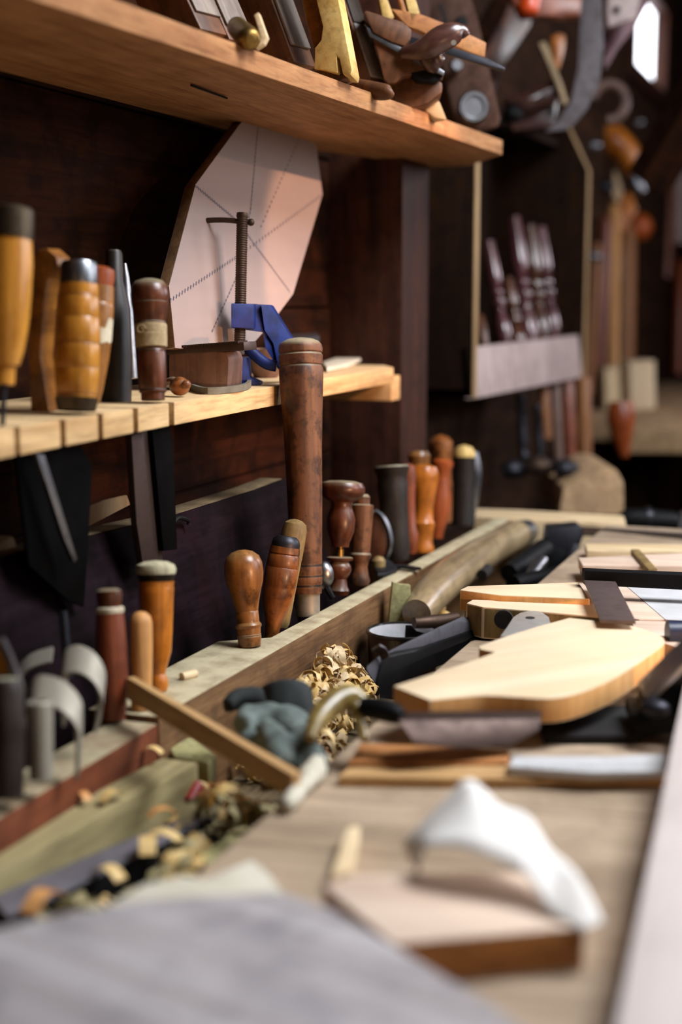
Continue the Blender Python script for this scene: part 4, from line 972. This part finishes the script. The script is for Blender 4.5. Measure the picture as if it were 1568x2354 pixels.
# ------------------------------------------------------------------ planes on the upper shelf
def usb(px, py): return onz(px, py, UH)
def lean_plane(name, label, base, wy, dx, L, tilt, yaw, mats, parts=()):
    """wooden plane body standing on its end and tipped back against the wall; base = front lower corner nearest the camera"""
    R = Matrix.Rotation(math.radians(yaw), 3, 'Z') @ Matrix.Rotation(math.radians(-tilt), 3, 'Y')
    base = (C0 + (Vector(base) - C0)*((UH + dx*math.sin(math.radians(tilt)) + .001)/(Vector(base).z - CAMZ))) if True else base
    B = Vector(base); X, Y, Zv = R @ Vector((1, 0, 0)), R @ Vector((0, 1, 0)), R @ Vector((0, 0, 1))
    e = empty(name, B, label, 'wooden plane', 'wooden planes on the upper shelf')
    lift = Vector((0, 0, max(0, 0)))
    def Q(x, y, z): return B + X*x + Y*y + Zv*z
    o = link('body', prism([Q(-dx, 0, 0), Q(0, 0, 0), Q(0, wy, 0), Q(-dx, wy, 0)], Zv*L, .002), mats, e, rot=R)
    return e, Q, R
# P1 broad dark pair at far left
e, Q, R = lean_plane('wooden_plane', 'first wooden plane at the left end of the upper shelf, dark with a pale top', usb(462, 66), .040, .05, .24, 30, -14, 'plane_brown')
link('lit_face', prism([Q(.0005, .003, .018), Q(.0005, .037, .018), Q(.0005, .037, .23), Q(.0005, .003, .23)], R @ Vector((.002, 0, 0)), .0005), 'plane_grey', e, rot=R)  # paler panel paints the light caught by the tipped-back front
e, Q, R = lean_plane('wooden_plane', 'second wooden plane from the left, pale lit edge beside the brass roller', usb(528, 90), .040, .045, .24, 28, -14, 'plane_brown')
link('lit_face', prism([Q(.0005, .003, .014), Q(.0005, .037, .014), Q(.0005, .037, .23), Q(.0005, .003, .23)], R @ Vector((.002, 0, 0)), .0005), 'plane_grey', e, rot=R)  # light on the front face put in as a paler panel
d = dep(usb(575, 110))
e = empty('brass_roller', at(572, 110, d), 'rounded brass ended roller tool with a thin pale blade, between the left planes', 'tool', )
link('roller', tube([at(545, 62, d + .03), at(562, 80, d), at(574, 90, d - .02), at(578, 93, d - .024)], [m(24, d), m(27, d), m(25, d), m(10, d)], 20), 'brass_old', e)
link('thin_blade', prism([at(x, y, d - .005) for x, y in ((584, 34), (594, 28), (614, 84), (606, 100), (588, 112), (584, 106), (600, 86))], (-.003, .012, 0), .0006), 'pale_wood', e)
# P3 large dark plane with a greyish front
e, Q, R = lean_plane('wooden_plane', 'large dark plane with a greyish lit front, standing left of the yellow one', usb(676, 142), .038, .050, .24, 24, -14, 'plane_brown')
link('lit_face', prism([Q(.0005, .003, .018), Q(.0005, .035, .018), Q(.0005, .035, .23), Q(.0005, .003, .23)], R @ Vector((.003, 0, 0)), .001), 'plane_grey', e, rot=R)  # grey panel imitates light on the leaning front
# P4 yellow plane with cut-outs
d = dep(usb(770, 185)); Y = at(770, 185, d).y - .01
e = empty('wooden_plane', usb(770, 188), 'bright yellow boxwood plane with rounded cutout and narrow slot near its foot', 'wooden plane', 'wooden planes on the upper shelf')
YW = [(722, 158), (724, 110), (738, 92), (742, 60), (712, -60), (690, -160), (748, -160), (772, -30), (786, 40), (809, 160), (806, 172), (788, 170), (780, 134), (774, 128), (776, 168), (740, 160)]
link('body', prism([at(x, y, d + .012*(735 - x)/90) for x, y in YW], (-.004, .034, -.003), .0015), 'plane_yellow', e, axis=(-.25, 0, 1), up=(0, 1, 0))
link('wedge', prism([at(x, y, d + .012) for x, y in ((664, -130), (706, -130), (730, -20), (743, 60), (738, 95), (720, 112), (706, 60))], (-.004, .024, 0), .003), 'barrel_dark', e, axis=(-.25, 0, 1), up=(0, 1, 0))
link('sole', prism([at(x, y, d + .004) for x, y in ((716, 165), (740, 162), (788, 172), (806, 174), (772, 190), (722, 172))], (-.003, .03, 0), .001), 'plane_brown', e)
# P5 dark plane with grey green front
e, Q, R = lean_plane('wooden_plane', 'narrow dark plane with a grey green front edge, right of the yellow plane', usb(856, 200), .030, .052, .24, 22, -16, 'plane_brown')
link('lit_face', prism([Q(.0005, .002, .012), Q(.0005, .028, .012), Q(.0005, .028, .075), Q(.0005, .002, .075)], R @ Vector((.002, 0, 0)), .0006), 'paper_cream' if False else 'grey_board', e, rot=R)  # lit lower front painted as a paler panel
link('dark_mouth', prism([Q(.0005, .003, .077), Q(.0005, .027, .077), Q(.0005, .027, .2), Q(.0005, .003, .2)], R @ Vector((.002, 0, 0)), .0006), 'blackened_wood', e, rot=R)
d = dep(usb(880, 215))
o = link('plane_toe', tube([at(815, 196, d + .02), at(860, 208, d), at(892, 212, d - .012), at(903, 208, d - .014)], [m(16, d), m(20, d), m(17, d), m(8, d)], 16), 'plane_brown', e)
# P6 smoothing plane with horn tote
d = dep(usb(950, 243)) - .01
e = empty('smoothing_plane', usb(950, 246), 'smoothing plane tipped on the upper shelf with a dark polished horn handle', 'wooden plane', 'wooden planes on the upper shelf')
def dpx(pts, dd=0, vec=(-.012, .045, 0), bv=.0015): return prism([at(x, y, d + dd) for x, y in pts], vec, bv)
link('body', dpx([(848, 60), (862, 78), (960, 128), (985, 150), (985, 162), (945, 172), (925, 176), (910, 190), (892, 192), (882, 180), (868, 120)], 0, (-.014, .05, 0), .003), 'plane_brown', e, axis=(1, 0, -.4))
link('rear_body', dpx([(905, 180), (985, 168), (1018, 190), (1016, 214), (985, 238), (935, 252), (905, 240)], .02, (-.02, .06, 0), .004), 'plane_brown', e, axis=(1, 0, 0))
link('iron', dpx([(840, 58), (858, 72), (950, 116), (1022, 164), (1020, 174), (985, 160), (900, 112), (850, 84)], -.004, (-.012, .035, 0), .0006), 'steel', e)
link('iron_shadow', dpx([(948, 118), (1022, 170), (1006, 188), (960, 186), (940, 165), (985, 158)], 0, (-.012, .03, 0), .001), 'iron_black', e)
link('wedge', dpx([(836, 28), (842, 24), (925, 50), (946, 68), (944, 90), (930, 106), (900, 96), (858, 74)], -.006, (-.015, .04, 0), .003), 'plane_brown', e, axis=(1, 0, -.4))
link('horn', tube([at(925, 122, d - .005), at(955, 118, d - .012), at(985, 108, d - .016), at(1010, 92, d - .018), at(1040, 78, d - .018), at(1062, 74, d - .016), at(1070, 84, d - .016)], [m(14, d), m(20, d), m(27, d), m(30, d), m(27, d), m(18, d), m(11, d)], 20, flat=.7), 'tote_wood', e, axis=(1, 0, .3))
link('horn_root', tube([at(985, 118, d - .005), at(1000, 140, d - .005), at(1015, 150, d - .005)], [m(30, d), m(30, d), m(22, d)], 16, flat=.7), 'tote_wood', e, axis=(1, 0, .3))
link('horn_pin', lathe(at(1043, 98, d - .033), at(1043, 98, d - .028), [(0, 0), (0, m(6, d)), (1, m(6, d)), (1, 0)], 12), 'steel_bright', e)
o = link('plane_iron', prism([at(x, y, d + .02) for x, y in ((930, 80), (1050, 112), (1120, 134), (1162, 156), (1160, 163), (1100, 146), (1020, 122), (930, 98))], (-.003, .01, .0), .0006), 'steel_dark')
tag(o, 'thin steel plane iron projecting to the right behind the dark horn handle', 'plane iron')
# pale laths standing between
for pxs, mt, lb in (([(838, -170), (856, -170), (884, -20), (906, 40), (898, 46), (880, 40)], 'plane_yellow', 'pale yellow strip standing just left of the dark wedge on the upper shelf'),
                    ([(880, -170), (890, -170), (920, -20), (936, 30), (926, 34)], 'plane_orange', 'orange strip standing behind the dark wedge on the upper shelf'),
                    ([(900, 20), (960, 30), (1040, 60), (1118, 98), (1114, 132), (1060, 112), (960, 68), (936, 60)], 'plane_orange', 'light orange lath slanting behind the dark horn handle'),
                    ([(893, -170), (918, -170), (950, -20), (965, 30), (945, 50)], 'plane_yellow', 'short yellow batten standing behind the light orange lath')):
    o = link('strip', prism([at(x, y, d + .055) for x, y in pxs], (-.008, .02, 0), .001), mt, axis=(-.2, 0, 1), up=(0, 1, 0)); tag(o, lb, 'strip')
o = link('pale_wedge', dpx([(968, 246), (1010, 232), (1028, 276), (1000, 270)], .07, (-.03, .03, 0), .001), 'pale_wood'); tag(o, 'pale wooden wedge end lying on the shelf behind the smoothing plane', 'wedge')
# P7 long mauve brown plane with strike button at the shelf end
d = 2.03
e = empty('jack_plane', at(1095, 300, d), 'long mauve brown plane standing on the shelf end with a round strike button', 'wooden plane', 'wooden planes on the upper shelf')
link('body', prism([at(x, y, d + .04*(1100 - x)/100) for x, y in ((915, -220), (1022, -220), (1075, -30), (1098, 40), (1126, 160), (1152, 272), (1146, 292), (1062, 300), (1046, 278), (1010, 130), (972, -30))], (-.03, .05, 0), .003), 'plane_mauve', e, axis=(-.2, 0, 1), up=(0, 1, 0))
bc = at(1088, 246, d - .012); bn = (C0 - bc).normalized(); bn = Vector((bn.x + .25, bn.y, 0)).normalized()
link('strike_button', lathe(bc - bn*.004, bc + bn*.006, [(0, 0), (0, m(35, d)), (.6, m(36, d)), (1, m(32, d)), (1, m(26, d)), (.62, m(23, d)), (.62, 0)], 28), 'steel', e)
link('slot', prism([at(x, y, d + .012) for x, y in ((1008, 12), (1016, 10), (1030, 54), (1022, 56))], (.002, -.006, 0), .001), 'dark_gap', e)
for x, y, nm in ((1062, 50, 'screw'), (1050, 150, 'screw')):
    c = at(x, y, d + .004); link(nm, lathe(c - bn*.006, c + bn*.004, [(0, 0), (0, m(15, d)), (1, m(12, d)), (1, 0)], 16), 'iron_black' if y < 100 else 'steel', e)
# nails under the upper shelf
o = link('nail', tube([onz(440, 196, .188), onz(522, 226, .188)], [.0012, .001], 6, k=1), 'iron_black'); tag(o, 'bent black nail under the upper shelf above the octagonal board', 'nail')

# ------------------------------------------------------------------ wall cabinet of turned tools beyond the post
ya, yb_ = 2.283, 3.023
XF0, XF1 = -.609, -.565
e = empty('tool_cabinet', Vector((-.70, 2.65, onz(1085, 915, -.16).z)), 'dark open wall cabinet with chamfered pale edged sides holding turned handles', 'cabinet')
zb0 = CAMZ - .16
def side(y, xf, parts):
    zt_ = ony(1365, 392, yb_).z; ztt = ony(1312, 275, yb_).z
    pts = [(-.758, zb0), (xf, zb0), (xf, zt_), (xf - .05, ztt), (-.758, ztt)]
    o = link('side_panel', prism([(x, y, z) for x, z in pts], (0, .018, 0), .001), 'cabinet_wood', e)
    ed = [(xf, zb0), (xf + .003, zb0), (xf + .003, zt_ + .001), (xf - .049, ztt + .002), (xf - .052, ztt), (xf, zt_)]
    link('edge_strip', prism([(x, y - .001, z) for x, z in ed], (0, .020, 0), .0005), 'cabinet_edge', o)
side(ya, XF0, 0); side(yb_, XF1, 0)
link('back_panel', box((-.755, (ya+yb_)/2, zb0 + .28), (.006, yb_-ya, .56), bevel=0), 'cabinet_wood', e)
link('bottom', prism([(-.75, ya, zb0), (XF0-.003, ya, zb0), (XF1-.003, yb_, zb0), (-.75, yb_, zb0)], (0, 0, .015), .001), 'cabinet_wood', e)
zt0 = at(1095, 800, dep((XF0, ya, zb0))).z; zt1 = at(1345, 770, dep((XF1, yb_, zb0))).z
link('front_rail', prism([(XF0, ya, zb0 - .002), (XF1, yb_, zb0 - .002), (XF1 - .01, yb_, zt1), (XF0 - .01, ya, zt0)], (-.012, 0, 0), .0015), 'tray_wood', e, axis=(0, 1, 0), up=(1, 0, 0))
link('top_board', prism([(-.75, ya, CAMZ+.315), (XF0-.06, ya, CAMZ+.315), (XF1-.06, yb_, CAMZ+.315), (-.75, yb_, CAMZ+.315)], (0, 0, .015), .001), 'cabinet_wood', e)
wood('polished_rose', '3c1c20', '6a3c40', .14, 'Z', .5, stain=.3, coat=.8, bstr=.03)
wood('polished_walnut', '3c2014', '6a4028', .16, 'Z', .5, stain=.3, coat=.7, bstr=.03)
spec = [((1118, 806), (1096, 716), 12, 'polished_walnut', 'short curved topped tool handle at the left end of the cabinet tray', 1),
        ((1165, 800), (1124, 556), 14, 'polished_rose', 'second handle in the cabinet, slim with a beaded neck near the left side'  , 0),
        ((1196, 806), (1168, 640), 13, 'polished_walnut', 'short dark handle in the cabinet before the silvery tall one', 0),
        ((1222, 812), (1182, 500), 17, 'polished_rose', 'tall glossy silvery lit handle in the middle of the cabinet', 0),
        ((1248, 800), (1218, 520), 17, 'polished_walnut', 'tall brown handle just right of the silvery lit one in the cabinet', 0),
        ((1274, 786), (1242, 524), 15, 'polished_rose', 'tall purplish handle fifth from the cabinet centre towards the right', 0),
        ((1316, 786), (1288, 552), 15, 'polished_walnut', 'tall handle standing apart near the right side of the cabinet', 0),
        ((1332, 772), (1300, 560), 12, 'polished_rose', 'rightmost handle leaning against the right side of the cabinet', 0)]
for i, (b, t, r, mt, lb, k) in enumerate(spec):
    f = i/7; y = ya + .05 + f*(yb_ - ya - .09); xx = XF0 - .035 + f*.04
    wn = Vector((1, -(XF1 - XF0)/(yb_ - ya), 0)); r_ = ray(b[0], b[1]); B = C0 + r_*((Vector((XF0 - .035, ya, CAMZ)) - C0).dot(wn)/r_.dot(wn))
    T = at(t[0], t[1], dep(B) + .03)
    r = r*1.1
    if k: prof = [(0, 0), (0, r*.6), (.3, r*.8), (.6, r*1.1), (.85, r), (1, 0)]
    else: prof = [(0, 0), (0, r*.55), (.04, r*.8), (.14, r*1.15), (.24, r*1.05), (.32, r*.65), (.36, r*.6), (.40, r*1.0), (.44, r*1.0), (.47, r*.55), (.50, r*.9), (.53, r*.9), (.56, r*.55), (.60, r*.95), (.68, r*1.05), (.85, r*.9), (1, r*.75), (1, 0)]
    prof[0:1] = [(-.22, 0), (-.22, r*.5)]
    turned('turned_spindle', lb, 'turned tool', B, T, [('handle', mt, prof)], 'turned tools in the wall cabinet', sg=20)
# things on top of the cabinet
d = 2.62
e = empty('horn_plane', at(1220, 300, d), 'dark reddish plane with an upturned horn grip on top of the cabinet', 'wooden plane')
link('horn', tube([at(1160, 225, d), at(1180, 232, d), at(1215, 235, d), at(1255, 215, d), at(1288, 190, d)], [m(14, d), m(20, d), m(27, d), m(24, d), m(15, d)], 18), 'tote_wood', e, axis=(1, 0, 0))
link('body', prism([at(x, y, d + .02) for x, y in ((1165, 235), (1270, 240), (1285, 225), (1275, 290), (1180, 300), (1160, 270))], (-.02, .06, 0), .004), 'tote_wood', e, axis=(1, 0, 0))
link('knob', sphere(at(1178, 262, d - .03), m(24, d), sc=(1, 1, .9)), 'iron_black', e)
def slab(name, label, cat, px, d, vec, mat, bv=.001, axis=(0, 0, 1), group=None):
    return tag(link(name, prism([at(x, y, d) for x, y in px], vec, bv), mat, axis=axis, up=(0, 1, 0)), label, cat, group)
slab('pale_stick', 'slim pale stick slanting above the horn grip on the cabinet', 'stick', [(1240, 98), (1256, 94), (1300, 215), (1305, 235), (1296, 240), (1284, 205)], d - .03, (-.006, .015, 0), 'pale_wood')
slab('orange_stick', 'orange wooden stick behind the slim pale stick on the cabinet', 'stick', [(1268, 84), (1284, 76), (1300, 82), (1298, 110), (1286, 160), (1272, 150)], d + .05, (-.01, .02, 0), 'orange_wood')
slab('saw_grip', 'dark brown wooden saw grip hanging at the top centre right', 'saw', [(1168, -20), (1355, -20), (1355, 34), (1300, 40), (1245, 36), (1200, 40)], d - .1, (-.012, .03, 0), 'cherry_wood', .004)
slab('dark_plank', 'dark brown board standing obliquely behind the orange tipped tool', 'plank', [(1100, 110), (1170, -20), (1240, -20), (1220, 60), (1160, 150), (1130, 230)], d + .12, (-.02, .03, 0), 'walnut_wood', .003)
slab('dark_plank', 'blackish saw frame bow hanging left of the orange tipped tool', 'plank', [(1095, 60), (1150, -30), (1190, -30), (1150, 60), (1105, 130)], d + .06, (-.01, .02, 0), 'wall_wood', .003)
o = link('screwdriver', tube([at(1222, -30, 2.3), at(1218, 0, 2.3), at(1212, 26, 2.3), at(1211, 36, 2.3)], [m(27, 2.3), m(25, 2.3), m(23, 2.3), m(12, 2.3)], 18), 'orange_plastic')
tag(o, 'bright red orange plastic handle tip hanging at the top edge', 'handle')
slab('curved_saw', 'curved pruning saw blade hanging in front of the cabinet top', 'saw', [(1338, -30), (1385, -30), (1388, 110), (1378, 190), (1350, 250), (1318, 288), (1300, 298), (1252, 304), (1285, 275), (1312, 235), (1328, 160)], 2.45, (-.001, .003, 0), 'saw_blade', .0004)
slab('hand_saw', 'dark purplish handsaw blade with a notched heel hanging at upper right', 'saw', [(1392, 60), (1430, 40), (1470, -30), (1510, -30), (1464, 58), (1420, 112), (1392, 160), (1388, 130), (1398, 118), (1378, 108)], 2.7, (-.001, .003, 0), 'saw_purple', .0004)
o = slab('wooden_cleat', 'pinkish wooden cleat with one screw at the top right', 'cleat', [(1398, -30), (1470, -30), (1472, 2), (1462, 42), (1400, 62), (1396, 30)], 2.6, (-.02, .04, 0), 'tray_wood', .002)
c = at(1418, 22, 2.595); link('screw', lathe(c, c + Vector((.002, -.005, 0)), [(0, 0), (0, .006), (1, .005), (1, 0)], 14), 'iron_black', o)

# ------------------------------------------------------------------ hanging tools under and beyond the cabinet
def rod(name, label, cat, b, t, r, mat, d, segs=None, group=None):
    if segs: return turned(name, label, cat, at(b[0], b[1], d), at(t[0], t[1], d), segs, group)
    return turned(name, label, cat, at(b[0], b[1], d), at(t[0], t[1], d), [('rod', mat, [(0, 0), (0, r*.9), (.5, r), (.95, r), (1, r*.7), (1, 0)])], group)
G = 'files hanging below the wall cabinet'
beads = lambda r: [(0, 0), (0, r*.7), (.06, r), (.12, r*.6), (.2, r*.7), (.3, r*.9), (.45, r*.75), (.55, r*.8), (.66, r), (.70, r*.5), (.76, r), (.80, r*1.05), (.84, r*.5), (.9, r*.9), (1, r*.8), (1, 0)]
rod('file', 'beaded steel file hanging first below the cabinet tray', 'file', (1205, 1060), (1196, 905), 0, 0, 2.75, [('file', 'steel_dark', beads(13))])
rod('file', 'second beaded steel file hanging below the cabinet tray', 'file', (1243, 1070), (1236, 930), 0, 0, 2.8, [('file', 'steel_dark', beads(11))])
rod('file', 'brown wooden rod hanging below the cabinet right of the beaded steel files', 'rod', (1258, 1010), (1250, 890), 13, 'hang_wood', 2.85)
rod('file', 'greyish rod hanging below the cabinet, fourth from the left', 'rod', (1285, 1060), (1276, 880), 12, 'plane_mauve', 2.9)
rod('file', 'long brown rod hanging below the right half of the cabinet', 'rod', (1312, 1080), (1304, 875), 15, 'redbrown_wood', 2.95)
rod('file', 'broad brown rod hanging just below the right cabinet corner', 'rod', (1345, 1075), (1342, 868), 17, 'hang_wood', 3.0)
slab('ledge_block', 'small orange lit wooden ledge on the wall below the cabinet', 'ledge', [(1058, 948), (1160, 940), (1165, 968), (1062, 985)], 2.72, (-.16, .05, 0), 'hang_wood', .002, (0, 1, 0))
# long handles hanging on the wall right of the cabinet
def DW(px, x=-.735): return dep(onx(px, 700, x))
G2 = 'long handles hanging right of the cabinet'
for i, (bx, by, tx, ty, r, mt, d, lb) in enumerate((
    (1352, 905, 1372, 560, 13, 'hang_wood', 3.08, 'slim brown long handle hanging closest to the right cabinet side'),
    (1378, 890, 1392, 500, 15, 'redbrown_wood', 3.15, 'second long handle right of the cabinet, reddish brown'),
    (1408, 880, 1412, 470, 15, 'dowel_wood', 3.2, 'pale brown long handle third from the cabinet side'),
    (1438, 920, 1442, 520, 20, 'hang_wood', 3.3, 'thickest brown long handle, rightmost of the hanging group'))):
    rod('long_pole', lb, 'pole', (bx, by), (tx, ty), r, mt, DW((bx+tx)/2), group=G2)
o = link('orange_ball', sphere(at(1468, 522, DW(1468)), m(32, DW(1468))), 'orange_ball'); tag(o, 'orange wooden ball blurred among the hanging handles at right', 'ball')
d = DW(1425, -.70)
e = empty('brace_tool', at(1400, 400, d), 'orange handled tool hanging below the pale ring at the right', 'tool')
link('handle', tube([at(1385, 290, d), at(1410, 320, d), at(1440, 350, d), at(1458, 400, d)], [m(24, d), m(32, d), m(30, d), m(18, d)], 16), 'orange_wood', e)
link('shank', tube([at(1456, 395, d), at(1468, 430, d), at(1480, 440, d)], [m(16, d), m(18, d), m(12, d)], 12), 'steel', e)
o = link('horn_ring', tube([at(1400 + 38*math.cos(a), 235 + 42*math.sin(a), 2.95) for a in [PI*(-.95 + 1.5*i/14) for i in range(15)]], [m(13, 2.95)]*15, 12, k=1), 'plane_mauve')
tag(o, 'greyish curved ring tool around a dark hollow at the right of the saws', 'ring')
for i, (x, y, r, mt, lb, d) in enumerate(((1360, 335, 16, 'steel', 'small bluish steel knob beside the cabinet chamfer', 3.0), (1385, 430, 20, 'steel_dark', 'dark steel hammer head left of the pale wedge at right', 3.05), (1462, 282, 14, 'steel', 'small pinkish steel tip hanging below the bright window', 3.1), (1360, 590, 16, 'steel', 'grey steel ferrule half way up the hanging handles', 3.02))):
    d = DW(x)
    o = link('steel_fitting', sphere(at(x, y, d), m(r, d), sc=(1.5, 1, .9)), mt); tag(o, lb, 'knob')
slab('pale_wedge', 'pale wooden wedge hanging under the orange handled tool', 'wedge', [(1398, 400), (1418, 392), (1432, 440), (1424, 470), (1404, 440)], DW(1415), (-.02, .03, 0), 'pale_wood', .003)
mh = slab('mallet', 'brown mallet with a short handle hanging above the slim long handles', 'mallet', [(1396, 470), (1450, 440), (1466, 480), (1440, 530), (1400, 540)], DW(1430), (-.06, .05, 0), 'orange_wood', .006)
DT = 4.05
link('handle', tube([at(1420, 530, DW(1430)), at(1424, 640, DW(1430))], [.012, .011], 10, k=1), 'hang_wood', mh)
slab('pale_block', 'upright pale wooden block on the far bench at right', 'block', [(1448, 832), (1506, 828), (1508, 940), (1450, 945)], DT, (-.04, .06, 0), 'fresh_wood', .004)
slab('pale_block', 'narrower pale block left of the upright block on the far bench', 'block', [(1388, 850), (1424, 840), (1428, 936), (1392, 940)], DT, (-.03, .05, 0), 'pale_wood', .004)
o = link('plumb_bob', tube([at(1428, 925, 3.1), at(1428, 960, 3.1), at(1430, 1000, 3.1), at(1436, 1050, 3.1)], [m(28, 3.1), m(32, 3.1), m(24, 3.1), m(10, 3.1)], 16), 'cherry_wood'); link('cord', tube([at(1428, 925, 3.1), at(1436, 560, 3.1)], .0012, 6, k=1), 'rope_grey', o); tag(o, 'rust orange tapering bob hanging in front of the pale blocks', 'knob')
zt = at(1478, 944, DT).z
e = empty('far_table', (-.35, 4.3, 0), 'pale topped far bench carrying two pale blocks, beyond the hanging poles', 'table')
q0 = at(1425, 985, 3.75); q0.z = zt
pts = [onz(x, y, zt - CAMZ) for x, y in ((1418, 962), (1440, 985), (1650, 985))]
link('table_top', prism([(-.74, pts[0].y, zt), (pts[0].x, pts[0].y, zt), (pts[1].x, pts[1].y, zt), (-.2, pts[1].y + .1, zt), (-.2, 5.6, zt), (-.74, 5.6, zt)], (0, 0, -.06), .004), 'log_wood', e, axis=(0, 1, 0))
for lx, ly in ((-.70, 5.5), (-.25, 5.5), (-.70, pts[0].y + .12), (-.28, pts[1].y + .2)):
    link('leg', box((lx, ly, (zt - .06)/2), (.07, .07, zt - .06), bevel=.003), 'wall_wood', e)
# far right
for pxb, pxt, r, mt, d, lb in (((1532, 640), (1545, 320), 14, 'redbrown_wood', 5.6, 'reddish long handle hanging in the far corner, left of the pale one'), ((1562, 560), (1562, 300), 16, 'tray_wood', 5.6, 'pinkish pale handle hanging in the far corner'), ((1560, 860), (1566, 600), 14, 'cherry_wood', 5.7, 'dim red handle hanging low in the far corner')):
    rod('long_pole', lb, 'pole', pxb, pxt, r, mt, d, group='poles hanging in the far corner')
# slab and jumble beyond the bench end
o = link('log_slab', prism([at(x, y, 2.5) for x, y in ((1285, 1182), (1295, 1120), (1380, 1078), (1418, 1080), (1434, 1110), (1436, 1186))], (-.09, .25, 0), .006), 'log_wood', axis=(0, 1, 0)); tag(o, 'pale end of a thick timber slab lying beyond the bench end', 'slab')
o = slab('rough_log', 'grey rough timber lying behind the bench end board below the hanging files', 'timber', [(1105, 1172), (1110, 1100), (1180, 1075), (1300, 1085), (1300, 1182)], 2.55, (-.06, .15, 0), 'stone_brown', .006, (0, 1, 0))
rnd = random.Random(4)
for i, (x, y, lb) in enumerate(((1180, 1082, 'leftmost dull iron lump on the rough timber'), (1240, 1074, 'middle dull iron lump on the rough timber'), (1300, 1080, 'dull iron lump near the pale slab end'))):
    o = link('iron_lump', tube([at(x - 25, y + 4, 2.58), at(x, y - 4, 2.58), at(x + 26, y + 3, 2.6)], [.012, .018, .010], 10), 'rust_screw' if i % 2 else 'steel_dark'); tag(o, lb, 'iron lump')
